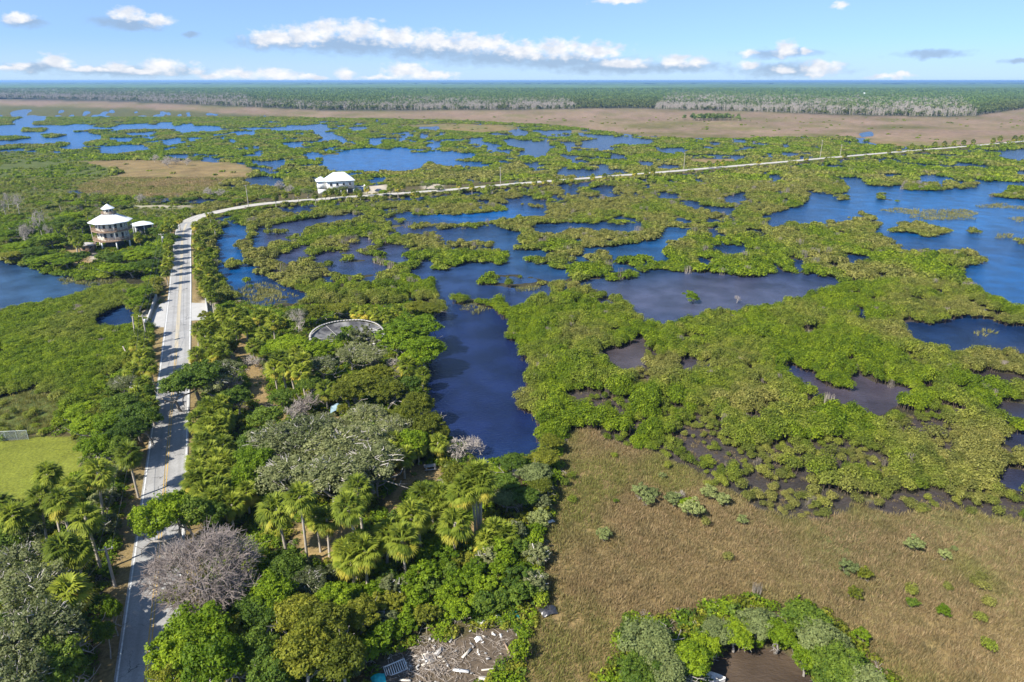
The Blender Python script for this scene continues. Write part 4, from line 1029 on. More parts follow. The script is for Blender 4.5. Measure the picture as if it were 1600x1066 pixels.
def dead_mesh(seed, H, Rr, lev=5, mat=None, trunk=.3, low=False):
    rs = np.random.default_rng(seed); mt = MB(); mb = MB(); ends = []
    base = np.array([0, 0, -.3]); top = np.array([rs.normal() * .3, rs.normal() * .3, H * .42])
    mt.tube([base, (base + top) / 2 + rs.normal(size=3) * .1, top], [trunk, trunk * .85, trunk * .75], 7, 0)
    for k in range(6 if not low else 9):
        a = k * 6.283 / (6 if not low else 9) + rs.normal() * .3; e = rs.uniform(.15, .9) if not low else rs.uniform(.1, 1.2)
        d = np.array([math.cos(a) * math.cos(e), math.sin(a) * math.cos(e), math.sin(e)])
        limbs(mb, rs, top - np.array([0, 0, rs.random() * H * .1]), d, Rr * .45, trunk * .5, 1, lev, ends, (3, 5), .75, .22, 5, 0, .22)
    for q in ends:
        for j in range(3):
            d = rs.normal(size=3) * .5 + np.array([0, 0, .3]); mb.tube([q, q + d * .35 * Rr / 4, q + d * .7 * Rr / 4 + rs.normal(size=3) * .08], [.028, .022, .014], 3, 0, rs.random(), cap=False)
    return mt.build("trunk", mat, mesh_only=True), mb.build("branches", mat, mesh_only=True)


TREES = {k: [broadleaf(700 + 17 * j + i, k, 5.0, 3.0, 64, 150 if k != 'oak' else 120, .17 if k != 'oak' else .14, .62, False, 0 if k != 'oak' else 60) for i in range(3)] for j, k in enumerate(('bright', 'olive', 'dark', 'oak', 'pale'))}
SHRUB = {k: [broadleaf(800 + 17 * j + i, k, 1.35, 1.5, 30, 95, .135, .70, True, 0 if k != 'oak' else 12) for i in range(3)] for j, k in enumerate(('bright', 'olive', 'dark', 'oak', 'pale'))}
DEADT = [dead_mesh(900 + i, 5, 2.6, 3, M_PBARK, .14) for i in range(2)] + [dead_mesh(910 + i, 2.2, 1.8, 3, M_DBARK, .08, True) for i in range(2)] + [dead_mesh(920, 2.0, 1.8, 3, M_PBARK, .08, True)]
WORDS = {'bright': 'bright green', 'olive': 'yellow-green', 'dark': 'dark green', 'oak': 'grey-green', 'pale': 'pale green'}


def tree(px, py, rpx, style, z=None, name=None):
    """a broadleaf tree whose crown (radius rpx photo pixels) is centred at (px, py)"""
    r = rpx * zc_of(py) / FPX; z = z if z is not None else min(7.5, max(2.2, r * 1.35)); x, y = put(px, py, z)
    wood, crown = TREES[style][rng.integers(0, 3)]; s = r / 3.0; root = obj("broadleaf_tree", None); root.empty_display_size = .3
    root.location = (x, y, .35); root.rotation_euler = (0, 0, rng.random() * 6.28); root.scale = (s, s, (z - .35) / 5.0)
    obj("trunk", wood, root); obj("crown", crown, root); tag(root, None, 'tree', 'broadleaf trees')
    PLANTS.append((root, 'tree', WORDS[style] + (' wide-crowned' if r > 4 else ' round-crowned' if r > 2.6 else ' small-crowned'), px, py)); WHERE.append((x, y, r * .8))
    return root


def shrub(px, py, rpx, style, z=None, zb=.35):
    r = rpx * zc_of(py) / FPX; z = z if z is not None else r * .9; x, y = put(px, py, z)
    wood, crown = SHRUB[style][rng.integers(0, 3)]; s = r / 1.5; root = obj("shrub", None); root.empty_display_size = .3
    root.location = (x, y, zb); root.rotation_euler = (0, 0, rng.random() * 6.28); root.scale = (s, s, max(.3, z) / 1.35)
    obj("stems", wood, root); obj("foliage", crown, root); tag(root, None, 'shrub', 'shrubs')
    PLANTS.append((root, 'shrub', WORDS[style] + (' large' if r > 2.2 else ' mid-sized' if r > 1.4 else ' small'), px, py)); WHERE.append((x, y, r * .8))
    return root


def dead(px, py, rpx, i, z=None):
    r = rpx * zc_of(py) / FPX; H = 5 if i < 2 else 2.2; R0 = 2.6 if i < 2 else 1.8; s = r / R0; zc = H * .62 * s if z is None else z; x, y = put(px, py, zc)
    root = obj("dead_tree" if i < 2 else "dead_shrub", None); root.location = (x, y, .35); root.rotation_euler = (0, 0, rng.random() * 6.28); root.scale = (s, s, s if z is None else z / (H * .62))
    obj("trunk", DEADT[i][0], root); obj("branches", DEADT[i][1], root); tag(root, None, 'dead tree' if i < 2 else 'dead shrub', 'leafless trees and shrubs')
    PLANTS.append((root, 'leafless tree' if i < 2 else 'leafless shrub', 'bleached bare' if i in (0, 1, 4) else 'purple-grey bare', px, py)); WHERE.append((x, y, r * .6))
    return root


# the great dead tree leaning over the road
w_, b_ = dead_mesh(950, 11, 6.4, 4, M_DBARK, .34)
bx_, by_ = G(330, 958, .4); rs = np.random.default_rng(33); sp = MB(); vi = MB()
for k in range(950):
    d = rs.normal(size=3); d[2] = abs(d[2]) * .95 - .12; d /= np.linalg.norm(d); rr = rs.uniform(.5, 1.0) ** .6 * (5.7 + .9 * math.sin(3 * math.atan2(d[1], d[0])))
    q = np.array([0, 0, 5.0]) + d * rr * np.array([1.05, 1.05, .80]); o_ = d * .8 + rs.normal(size=3) * .45
    sp.tube([q - o_ * .7, q], [.045, .03], 3, 0, rs.random(), cap=False)
    for j in range(5): e = o_ * .6 + rs.normal(size=3) * .5; sp.tube([q - o_ * .3 * rs.random(), q + e * .5, q + e * .9 + rs.normal(size=3) * .1], [.028, .022, .012], 3, 0, rs.random(), cap=False)
for k in range(40):
    a = rs.random() * 6.28; r = rs.uniform(.5, 5.2); leaves(vi, 70, (math.cos(a) * r, math.sin(a) * r, rs.uniform(2.5, 7.5)), (.9, .9, .7), .15, rs, .5, -.6)
big = thing("dead_tree", (float(bx_), float(by_), .4), .6, "huge purple-grey dead tree with dense bare twigs overhanging the road", "dead tree", "leafless trees and shrubs")
obj("trunk", w_, big); obj("branches", b_, big); sp.build("twigs", M_DBARK, big); vi.build("vine", LEAF['olive'], big); WHERE.append((float(bx_), float(by_), 3.2))

# ---- palms read off the photograph: crown pixel, height of the crown, size
for a in [(153, 738, 9, 1.15, 1), (200, 709, 8, 1.05), (75, 741, 10, 1), (94, 784, 9.5, 1.05), (133, 808, 9, 1.1), (63, 777, 9, .95), (110, 764, 9, .95), (20, 806, 9, 1), (33, 814, 8, .95), (0, 792, 9, 1), (96, 856, 8, 1), (120, 860, 7, 1), (107, 926, 7, 1.15, 3),
          (92, 876, 6, .9), (225, 540, 5, .9, 1), (221, 558, 5.5, 1, 1), (220, 503, 5, .9), (211, 536, 5, .9, 3), (232, 573, 6, 1, 3), (205, 578, 5, .95, 3), (225, 600, 5, 1), (214, 616, 5, .9), (233, 632, 5, .95), (232, 528, 5, .9), (216, 524, 5, .9, 1), (230, 555, 5, .9, 3),
          (305, 352, 6, .95), (312, 366, 5.5, 1), (315, 384, 5.5, 1), (320, 400, 5, 1), (315, 414, 5, 1, 1), (323, 411, 5, 1), (311, 430, 5, .95, 1), (323, 440, 5, 1), (326, 455, 5, 1), (335, 350, 6, 1), (327, 333, 6, 1), (319, 447, 4.5, .9, 3), (331, 463, 5, .9), (308, 397, 5, .9), (326, 425, 4.5, .9, 3), (306, 372, 6, .9),
          (262, 345, 6, 1), (280, 341, 6, 1), (257, 357, 6, 1), (263, 400, 5.5, 1, 1), (261, 411, 5, 1, 3), (258, 424, 5, .9), (266, 372, 6, .9), (271, 352, 6, .95), (262, 386, 5.5, .9), (117, 370, 7, 1.3), (122, 378, 6, 1.1, 1), (216, 370, 5, 1, 3), (107, 355, 6, 1), (135, 331, 7, .9), (115, 304, 6, .9), (132, 306, 6, .9), (90, 312, 6, .9),
          (468, 777, 11, 1.1, 0, True), (430, 797, 8, 1.25, 1, True), (543, 792, 11, 1.1, 0, False), (558, 764, 10, 1.1, 1), (492, 808, 6, .85, 4), (511, 811, 6, .95, 1, True), (606, 834, 6, 1.1), (628, 842, 6.5, 1.15, 1, True), (642, 804, 7, 1.15, 1, True), (620, 826, 6, 1), (653, 808, 6, 1.0, 1), (661, 774, 5, 1.15), (685, 775, 5, 1.1), (673, 786, 4.5, 1.0, 1),
          (711, 818, 5.5, 1.25, 1, True), (735, 755, 9, 1.2, 1, True), (722, 769, 8.5, 1.15), (750, 742, 9.5, 1.15), (752, 758, 9, 1.1, 3), (741, 745, 9.5, 1.1), (570, 860, 6, 1.1, 1, True), (547, 873, 5, 1.1, 1, True), (560, 850, 6, 1), (538, 862, 5, .95), (772, 831, 3, 1.1), (790, 838, 2.8, 1, 3), (758, 845, 3, .9, 1),
          (310, 720, 5, 1.05, 1), (303, 753, 5, 1, 3), (328, 705, 5, 1.05), (337, 735, 5, 1.05, 3), (323, 683, 5, 1.05, 1), (341, 762, 5, 1), (323, 637, 5, 1.1, 3), (307, 657, 5, 1), (341, 665, 5, 1), (316, 692, 5, 1, 1), (338, 718, 5, 1.05), (362, 731, 4.5, 1.05), (307, 735, 5, .95, 3), (316, 748, 5, 1.0), (341, 744, 5, 1), (371, 748, 4.5, 1), (350, 778, 4.5, 1), (363, 788, 4.5, 1), (332, 783, 5, 1.05), (318, 770, 5, 1), (348, 695, 5, 1), (322, 665, 5, .95), (312, 772, 4.5, .95), (385, 770, 4.5, .95), (337, 640, 5, 1, 3), (326, 652, 5, 1), (350, 655, 5, 1), (345, 630, 5, .95, 1), (352, 720, 5, 1), (330, 668, 5, .95),
          (327, 505, 5, 1), (345, 490, 5, 1), (365, 492, 5, 1, 1), (386, 505, 5, 1), (320, 525, 5, 1), (310, 514, 5, 1), (337, 537, 5.5, 1.05), (350, 524, 5.5, 1.05), (397, 540, 5, 1), (307, 555, 5, 1.05, 3), (333, 552, 5, 1, 3), (357, 510, 5, 1), (404, 493, 5.5, 1, 3), (426, 502, 5.5, 1.05, 1), (411, 521, 5.5, 1.0), (378, 490, 5, 1), (322, 543, 5, 1, 3), (347, 548, 5, 1, 1), (416, 492, 5, .95), (366, 512, 5, .95),
          (437, 562, 7, 1.2), (452, 572, 6.5, 1.1), (472, 566, 6.5, 1.15, 3), (470, 582, 6, 1.05, 3), (508, 608, 5, 1.05), (428, 575, 6, 1, 1), (636, 571, 4.5, 1.1, 3), (463, 552, 6, 1.0), (620, 484, 5, .9), (603, 492, 4.5, .95), (570, 487, 4.5, .95, 3), (585, 490, 4.5, .9), (556, 488, 4, .9, 3), (660, 585, 4, .9), (605, 705, 4.5, 1, 3), (618, 690, 4.5, 1, 1), (632, 712, 4.5, .95), (684, 692, 4, .9, 1), (652, 697, 4, .9),
          (445, 304, 6, 1), (465, 301, 6, 1), (430, 307, 6, 1), (492, 306, 5.5, .9), (515, 299, 5.5, 1), (523, 298, 5.5, 1), (528, 301, 5, .95), (538, 302, 5, .9), (557, 299, 5, 1), (562, 302, 5, .9), (573, 294, 5.5, 1), (508, 303, 5, .9, 3), (613, 288, 6, 1.1), (621, 294, 5.5, 1, 3), (609, 294, 5.5, 1), (629, 290, 5, 1, 3), (717, 289, 5, .9, 3), (737, 291, 5, .9, 3), (646, 300, 4.5, .9, 3), (653, 304, 4, .9, 3), (770, 291, 5, 1), (762, 293, 5, .95),
          (835, 284, 5, 1, 3), (850, 282, 5, 1, 3), (866, 281, 5, 1), (893, 279, 4, .9, 3), (926, 276, 5, 1, 3), (945, 275, 5, 1, 3), (992, 270, 5, 1, 3), (1010, 268, 5, 1, 3), (1020, 266, 5, 1, 3), (1108, 255, 5, 1.1), (1121, 255, 4.5, 1.1), (1130, 253, 4.5, 1, 3), (1186, 251, 5, 1.2, 3), (1425, 228, 5, 1.3), (1440, 230, 4.5, 1.2, 3), (1461, 225, 5, 1.3), (1476, 224, 5, 1.3, 3), (1491, 223, 5, 1.2), (1506, 222, 5, 1.3), (1521, 221, 5, 1.3), (1552, 219, 5, 1.4), (1563, 216, 6, 1.5), (1586, 216, 6, 1.6), (1596, 215, 6, 1.5), (1405, 232, 4, 1.3, 3), (1390, 235, 4, 1.2), (1260, 246, 4, 1.2, 3), (1320, 242, 4, 1.2, 3)]:
    palm(*a)

# ---- broadleaf trees and shrubs read off the photograph
for a in [(22, 882, 38, 'oak', 6), (58, 925, 46, 'oak', 6.5), (66, 985, 52, 'oak', 7), (20, 1012, 46, 'oak', 7), (78, 1042, 42, 'dark', 6), (30, 1060, 44, 'oak', 7), (10, 845, 34, 'dark', 6), (35, 838, 30, 'oak', 6), (115, 985, 24, 'dark', 4.5), (175, 955, 15, 'bright', 4), (162, 990, 16, 'dark', 4), (98, 1050, 30, 'dark', 5),
          (213, 650, 28, 'dark', 5.5), (190, 632, 26, 'dark', 5), (205, 672, 24, 'dark', 5.5), (175, 660, 26, 'bright', 4.5), (130, 642, 26, 'bright', 4), (140, 664, 26, 'bright', 4), (150, 700, 22, 'bright', 5), (172, 690, 24, 'dark', 5), (232, 655, 18, 'dark', 5.5), (160, 645, 22, 'olive', 4), (195, 600, 20, 'oak', 4), (228, 615, 14, 'dark', 4.5), (186, 700, 18, 'dark', 5),
          (305, 588, 36, 'dark', 6.5), (276, 602, 26, 'dark', 6), (330, 600, 24, 'oak', 5), (350, 580, 26, 'oak', 5), (247, 812, 34, 'bright', 6.5), (275, 796, 26, 'bright', 6), (302, 800, 28, 'dark', 6), (330, 805, 22, 'dark', 5),
          (430, 690, 42, 'oak', 6), (482, 678, 46, 'oak', 6.5), (532, 696, 46, 'oak', 6.5), (580, 722, 44, 'oak', 6.5), (450, 738, 42, 'oak', 6), (518, 742, 46, 'oak', 7), (565, 688, 40, 'oak', 6), (415, 652, 26, 'dark', 5), (400, 720, 30, 'bright', 5.5), (395, 690, 26, 'dark', 5), (572, 650, 28, 'oak', 5.5), (530, 664, 17, 'oak', 3.6), (508, 655, 15, 'oak', 3.6), (536, 640, 10, 'olive', 3), (588, 742, 20, 'oak', 4.5), (385, 748, 24, 'bright', 5),
          (645, 514, 40, 'bright', 6.5), (664, 545, 34, 'bright', 6), (625, 530, 30, 'bright', 6), (650, 560, 24, 'bright', 5), (495, 547, 22, 'bright', 5), (450, 540, 28, 'bright', 4.5), (428, 545, 22, 'bright', 4), (560, 600, 32, 'olive', 5.5), (590, 585, 26, 'olive', 5), (605, 610, 28, 'olive', 5), (540, 612, 22, 'olive', 5), (490, 488, 20, 'olive', 4.5), (465, 492, 18, 'oak', 4.5), (655, 630, 24, 'olive', 5), (670, 660, 24, 'olive', 5), (630, 650, 26, 'olive', 5), (612, 668, 28, 'oak', 5), (640, 600, 18, 'dark', 4.5), (550, 555, 24, 'oak', 4.5), (580, 555, 22, 'oak', 4.5), (505, 570, 22, 'oak', 4.5), (480, 600, 18, 'dark', 4), (645, 690, 26, 'bright', 4.5), (612, 712, 18, 'oak', 3.5), (676, 482, 22, 'olive', 3.2), (650, 478, 20, 'olive', 3), (530, 482, 20, 'olive', 3.5), (440, 620, 20, 'dark', 3.6), (370, 620, 22, 'dark', 4.5), (690, 675, 14, 'olive', 3.5),
          (800, 722, 22, 'dark', 3.5), (835, 740, 26, 'pale', 3.2), (850, 715, 22, 'olive', 3), (715, 745, 24, 'olive', 5), (790, 755, 24, 'dark', 3.5), (820, 775, 22, 'dark', 3.2), (845, 760, 20, 'olive', 3), (790, 780, 22, 'pale', 3), (860, 690, 18, 'olive', 3),
          (306, 990, 46, 'bright', 6), (282, 1025, 40, 'bright', 6), (336, 1037, 46, 'bright', 6.5), (268, 1055, 30, 'olive', 5), (428, 928, 34, 'bright', 5.5), (450, 890, 30, 'dark', 4.5), (400, 960, 36, 'dark', 5), (460, 960, 36, 'olive', 5), (505, 985, 42, 'olive', 5.5), (470, 1020, 44, 'olive', 6), (530, 1030, 38, 'olive', 5.5), (430, 1050, 40, 'dark', 5.5), (395, 1015, 36, 'dark', 5), (360, 985, 26, 'olive', 4.5), (480, 910, 28, 'oak', 4), (520, 940, 32, 'bright', 4.2), (560, 960, 30, 'olive', 4),
          (260, 357, 16, 'dark', 4.5), (245, 363, 18, 'dark', 4.5), (262, 372, 16, 'dark', 4.5), (257, 381, 16, 'bright', 4.5), (233, 392, 22, 'bright', 4.5), (213, 400, 22, 'bright', 4.5), (188, 404, 20, 'dark', 4), (166, 401, 16, 'dark', 4), (176, 418, 18, 'bright', 3.6), (205, 418, 20, 'bright', 3.6), (235, 412, 18, 'dark', 4), (248, 398, 16, 'dark', 4.5), (217, 458, 18, 'bright', 4), (228, 454, 11, 'dark', 3.5), (214, 472, 15, 'bright', 3.8), (245, 440, 10, 'olive', 3.5), (107, 340, 16, 'bright', 5), (100, 345, 14, 'dark', 5), (82, 355, 18, 'dark', 5), (80, 372, 18, 'bright', 5), (50, 348, 18, 'bright', 4.5), (25, 352, 18, 'bright', 4.5), (14, 366, 18, 'bright', 4), (32, 385, 20, 'bright', 3.8), (82, 404, 20, 'bright', 3.6), (120, 401, 16, 'dark', 4), (105, 408, 18, 'bright', 3.4), (55, 392, 20, 'dark', 3.6), (20, 398, 18, 'olive', 3), (62, 408, 18, 'bright', 3), (60, 376, 16, 'dark', 4.5), (125, 350, 14, 'dark', 5), (120, 338, 12, 'bright', 5),
          (250, 309, 9, 'bright', 3), (280, 312, 10, 'dark', 3), (300, 311, 9, 'dark', 3), (236, 312, 8, 'oak', 3), (350, 312, 9, 'bright', 3), (372, 314, 9, 'bright', 3), (395, 310, 9, 'olive', 3), (415, 308, 10, 'bright', 3.5), (160, 312, 10, 'olive', 3), (190, 318, 12, 'bright', 3), (120, 318, 12, 'bright', 3), (70, 318, 12, 'bright', 3), (480, 300, 9, 'pale', 4), (535, 295, 8, 'pale', 4), (665, 289, 10, 'pale', 3.5), (685, 293, 8, 'pale', 3), (600, 300, 8, 'bright', 3),
          (1015, 1008, 46, 'pale', 4.2), (1040, 1050, 36, 'pale', 4), (1000, 1055, 34, 'dark', 4), (1078, 1030, 34, 'bright', 3.6), (1118, 985, 26, 'pale', 2.8), (1150, 990, 26, 'bright', 2.8), (1185, 973, 30, 'pale', 3), (1218, 990, 24, 'bright', 3), (1258, 965, 34, 'dark', 3.6), (1285, 1000, 38, 'pale', 3.8), (1310, 1040, 38, 'dark', 4), (1345, 1062, 34, 'pale', 3.6), (1262, 1025, 24, 'bright', 3), (1105, 1008, 20, 'bright', 2.6), (1295, 1060, 26, 'dark', 3)]:
    tree(*a)
isl = shrub(1082, 464, 13, 'bright', 1.75, .0)
PLANTS.pop(); tag(isl, "lone round bright green mangrove bush standing in the wide pond", "shrub", "shrubs"); isl.name = "mangrove_bush"

for a in [(355, 606, 26, 2), (340, 560, 18, 4), (470, 636, 28, 2), (455, 645, 24, 4), (620, 570, 18, 4), (718, 708, 26, 4), (735, 700, 20, 4), (585, 562, 22, 4), (355, 560, 18, 2), (330, 301, 11, 4), (345, 303, 9, 4), (216, 311, 10, 4), (440, 291, 10, 4), (450, 296, 9, 4), (1060, 775, 10, 4), (615, 588, 16, 2), (400, 565, 16, 4), (240, 248, 8, 4), (258, 251, 9, 4), (275, 252, 8, 4), (290, 253, 8, 4), (262, 256, 8, 4)]:
    dead(*a)
for a in [(60, 345, 14, 0, 8), (40, 360, 10, 1, 7), (10, 312, 8, 0, 6), (25, 313, 9, 1, 7), (5, 320, 8, 1, 6), (464, 500, 18, 0, 4.5), (38, 366, 9, 0, 6), (75, 360, 8, 1, 6), (1152, 467, 6, 1, 1.5)]:
    dead(*a)
for a in [(1000, 771, 14, 'pale'), (1012, 782, 13, 'pale'), (1020, 772, 10, 'pale'), (1052, 783, 14, 'pale'), (1082, 798, 18, 'pale'), (1070, 790, 12, 'bright'), (1108, 772, 13, 'pale'), (1130, 784, 13, 'pale'), (1035, 745, 6, 'pale'), (944, 838, 12, 'pale'), (962, 785, 5, 'dark'), (1160, 815, 9, 'pale'), (1428, 853, 14, 'pale'), (1475, 870, 10, 'pale'), (1425, 945, 10, 'dark'), (1473, 957, 11, 'bright'), (1325, 888, 14, 'pale'), (1350, 900, 12, 'olive'), (1335, 930, 12, 'olive'), (1345, 998, 14, 'bright'),  (810, 890, 12, 'bright'), (1490, 860, 6, 'pale')]:
    shrub(*a)

# ---- growth between them, wherever the photograph shows closed shrubbery
def fill(zone, n, styles, rmin, rmax, kind='shrub', sep=.62, tries=40):
    poly = P(zone); lo, hi = poly.min(0), poly.max(0); made = 0
    W_ = WHERE
    for _ in range(n * tries):
        if made >= n: break
        px, py = [float(q) for q in rng.uniform(lo, hi)]
        if not inside(np.array([px]), np.array([py]), poly)[0]: continue
        r = rng.uniform(rmin, rmax); rp = r * FPX / zc_of(py); x, y = put(px, py, r * .9)
        if road_dist(np.array([x]), np.array([y]))[0] < 4.4 + r * .7: continue
        if cover(np.array([x]), np.array([y]))[0] in (CLEAR, LAWN, WATER, SANDC): continue
        if cover(np.array([x]), np.array([y]), r * 1.7)[0] == CLEAR: continue
        a = np.array(W_); d = np.hypot(a[:, 0] - x, a[:, 1] - y)
        if np.any(d < sep * (r + np.minimum(a[:, 2], r * 1.2))): continue
        st = styles[rng.integers(0, len(styles))]
        if kind == 'palm': palm(px, py, rng.uniform(3.5, 5.5), rng.uniform(.9, 1.1))
        elif r > 2.3: tree(px, py, rp, st, min(5, r * 1.3))
        else: shrub(px, py, rp, st)
        made += 1


for a in [(545, 528, 13, 'bright'), (560, 533, 12, 'oak'), (535, 536, 11, 'dark'), (575, 528, 9, 'oak')]: shrub(*a, z=2.2, zb=1.1)
for a in [(505, 546, 14, 'bright'), (525, 548, 15, 'bright'), (548, 549, 15, 'oak'), (570, 546, 14, 'oak'), (590, 536, 12, 'oak'), (492, 536, 10, 'bright')]: shrub(*a)
fill("385,880 470,850 560,875 640,855 720,850 800,830 850,850 842,920 800,950 740,945 640,985 590,1020 560,1066 380,1066 345,960", 62, ['bright', 'bright', 'olive', 'oak', 'bright', 'dark'], 1.5, 2.3)
fill("700,740 790,725 860,700 868,760 855,850 760,850 760,800", 22, ['olive', 'bright', 'oak', 'pale'], 1.2, 2.0)
fill("300,505 335,485 440,485 480,500 470,560 400,540 360,560 380,640 390,760 340,790 296,760 296,640", 26, ['dark', 'bright', 'olive'], 1.3, 2.1)
fill("400,560 480,560 540,545 600,560 680,590 684,678 640,735 600,790 560,800 400,790 385,700", 34, ['bright', 'olive', 'oak', 'dark'], 1.4, 2.3)
fill("0,800 200,720 225,760 190,900 175,1066 0,1066", 22, ['dark', 'oak', 'dark'], 1.4, 2.4)
fill("90,675 150,640 200,580 240,520 240,640 215,720 140,715", 14, ['bright', 'dark', 'olive', 'oak'], 1.3, 2.2)
fill("230,940 345,950 400,1066 225,1066 240,1000", 10, ['bright', 'olive'], 1.4, 2.1)
fill("0,345 130,325 150,400 110,415 0,408", 14, ['bright', 'dark'], 1.6, 2.6)
fill("150,395 262,345 262,430 180,428", 12, ['bright', 'dark'], 1.6, 2.6)
fill("296,350 340,345 338,480 300,470", 10, ['olive', 'bright'], 1.2, 1.8)
fill("560,870 640,850 760,850 740,900 600,930", 12, ['bright', 'olive'], 1.3, 2.0)

# ---- litter plants under them
UG = []
for i, k in enumerate(('bright', 'dark', 'olive')):
    rs = np.random.default_rng(1000 + i); mb = MB(); leaves(mb, 110, (0, 0, .35), (.8, .8, .45), .17, rs, .5, -.1); UG.append((mb.build("undergrowth_kind", LEAF[k], mesh_only=True), 1))
rs = np.random.default_rng(1010); mb = MB()
for k in range(9): 
    a = rs.random() * 6.28; mb.tube([(0, 0, 0), (math.cos(a) * .5, math.sin(a) * .5, .3 + .3 * rs.random()), (math.cos(a) * 1.1, math.sin(a) * 1.1, .2 * rs.random())], [.03, .025, .015], 3, 0, rs.random(), cap=False)
UG.append((mb.build("undergrowth_kind", M_TWIG, mesh_only=True), 1))
p = ring(28, 345, .85, .95); x, y = p.T; c = cover(x, y); rd = road_dist(x, y); gap = fbm(x / 4, y / 4, 111, 3)
dens = np.select([(c == HAM) & (gap > .36), c == HAM, c == CLEAR, c == ROADV], [.8, .2, .05, .07], 0.0); dens = np.where(rd < 4.4, 0, dens)
k = rng.random(len(x)) < dens; x, y, c = x[k], y[k], c[k]
pk = rng.choice(4, len(x), p=[.42, .2, .28, .10]); s = (.7 + .8 * fbm(x / 3, y / 3, 113, 2)) * np.where(c == HAM, 1, .5)
scatter("undergrowth", np.stack([x, y, 0 * x + .38], 1), np.stack([s, s, s * (.6 + .8 * rng.random(len(x)))], 1), rng.random(len(x)) * 6.28, pk, 0 * x, UG)

# ------------------------------------------------------------------ buildings
M_WALL = noise_mat("cream_siding", (.66, .63, .55), (.58, .55, .47), .8, .7, stretch=(1, 1, 6))
M_WWALL = noise_mat("white_siding", (.78, .77, .73), (.70, .69, .65), .8, .7, stretch=(1, 1, 6))
M_ROOF = noise_mat("white_metal_roof", (.76, .77, .78), (.68, .69, .71), .6, .45, 4, (.60, .60, .60), .25, spec=.4)
M_GROOF = noise_mat("pale_grey_metal_roof", (.60, .65, .66), (.52, .57, .58), .5, .45, 4, (.46, .50, .51), .2, spec=.4)
M_DECK = noise_mat("weathered_deck_wood", (.26, .17, .115), (.36, .26, .18), 3, .85, stretch=(1, 6, 1))
M_PANE = noise_mat("dark_window_glass", (.012, .015, .02), (.03, .035, .04), .7, .08, spec=.6)
M_GREYW = noise_mat("grey_weathered_wood", (.30, .285, .265), (.46, .44, .41), 2.5, .9, 6, (.18, .17, .16), .8, stretch=(1, 7, 1))
M_DARKIN = noise_mat("dark_shingles", (.028, .028, .032), (.105, .104, .106), .7, .9, 7, (.20, .195, .19), .35, bump=.6)
M_WOODPOLE = noise_mat("utility_pole_wood", (.30, .26, .22), (.44, .40, .35), 4, .9, stretch=(4, 4, .6))
M_WPAINT = noise_mat("chipped_white_paint", (.72, .71, .68), (.52, .49, .45), 2.2, .7)
M_TEAL = noise_mat("teal_tarp", (.010, .30, .31), (.02, .42, .42), 2.0, .55, spec=.4)
M_BLUET = noise_mat("faded_blue_tarp", (.17, .26, .31), (.28, .37, .41), 1.5, .6)
M_PLY = noise_mat("bleached_plywood", (.46, .40, .32), (.58, .53, .45), 3, .85)
M_BLACK = noise_mat("black_plastic", (.015, .015, .018), (.05, .05, .055), 3, .35, spec=.5)
M_SCREEN = noise_mat("grey_screening", (.07, .075, .085), (.13, .135, .14), 2, .7)
M_STICK = noise_mat("dry_sticks", (.19, .155, .125), (.43, .37, .31), 1.5, .9)
M_METAL = noise_mat("galvanised_metal", (.36, .40, .38), (.46, .50, .48), 3, .5, metal=.4)


def octa(mb, r, z0, z1, rot, r1=None, m=0, sides=8, close=True):
    r1 = r if r1 is None else r1
    mb.lathe([(r, z0), (r1, z1)], sides, m=m, rot=rot)
    if close:
        for rr, z in ((r, z0), (r1, z1)):
            if rr > .05: mb.lathe([(rr, z), (.001, z)], sides, m=m, rot=rot)


def rail(mb, r, z, rot, h=1.0, per=5):
    for k in range(8):
        a0, a1 = rot + k * math.pi / 4, rot + (k + 1) * math.pi / 4
        p0, p1 = np.array([r * math.cos(a0), r * math.sin(a0), z]), np.array([r * math.cos(a1), r * math.sin(a1), z])
        c = (p0 + p1) / 2; L_ = np.linalg.norm(p1 - p0); an = math.atan2(p1[1] - p0[1], p1[0] - p0[0])
        for zz, th in ((h, .12), (h * .62, .08), (h * .32, .08)): mb.box(c + [0, 0, zz], (L_, .09, th), an)
        for j in range(per + 1): mb.box(p0 + (p1 - p0) * j / per + [0, 0, h / 2], (.11, .11, h), an)


def windows(parent, r_in, rot, faces, z, w, h, offs, doors=()):
    """framed windows standing on the faces of an octagon"""
    for f in faces:
        a = rot + (f + .5) * math.pi / 4; t = np.array([-math.sin(a), math.cos(a)])
        for o_ in offs:
            c = np.array([math.cos(a), math.sin(a)]) * (r_in + .03) + t * o_; dr = (f, o_) in doors
            ww, hh, zz = (w, h, z) if not dr else (1.0, 2.1, z - .35)
            fm = MB(); 
            for s in (-1, 1):
                fm.box((0, s * (ww / 2 + .06), 0), (.10, .12, hh + .24)); fm.box((0, 0, s * (hh / 2 + .06)), (.10, ww, .12))
            fo = fm.build("window" if not dr else "door", M_WPAINT, parent); fo.location = (c[0], c[1], zz); fo.rotation_euler = (0, 0, a)
            pm = MB(); pm.box((0, 0, 0), (.05, ww, hh)); 
            pm.build("pane", M_PANE, fo)


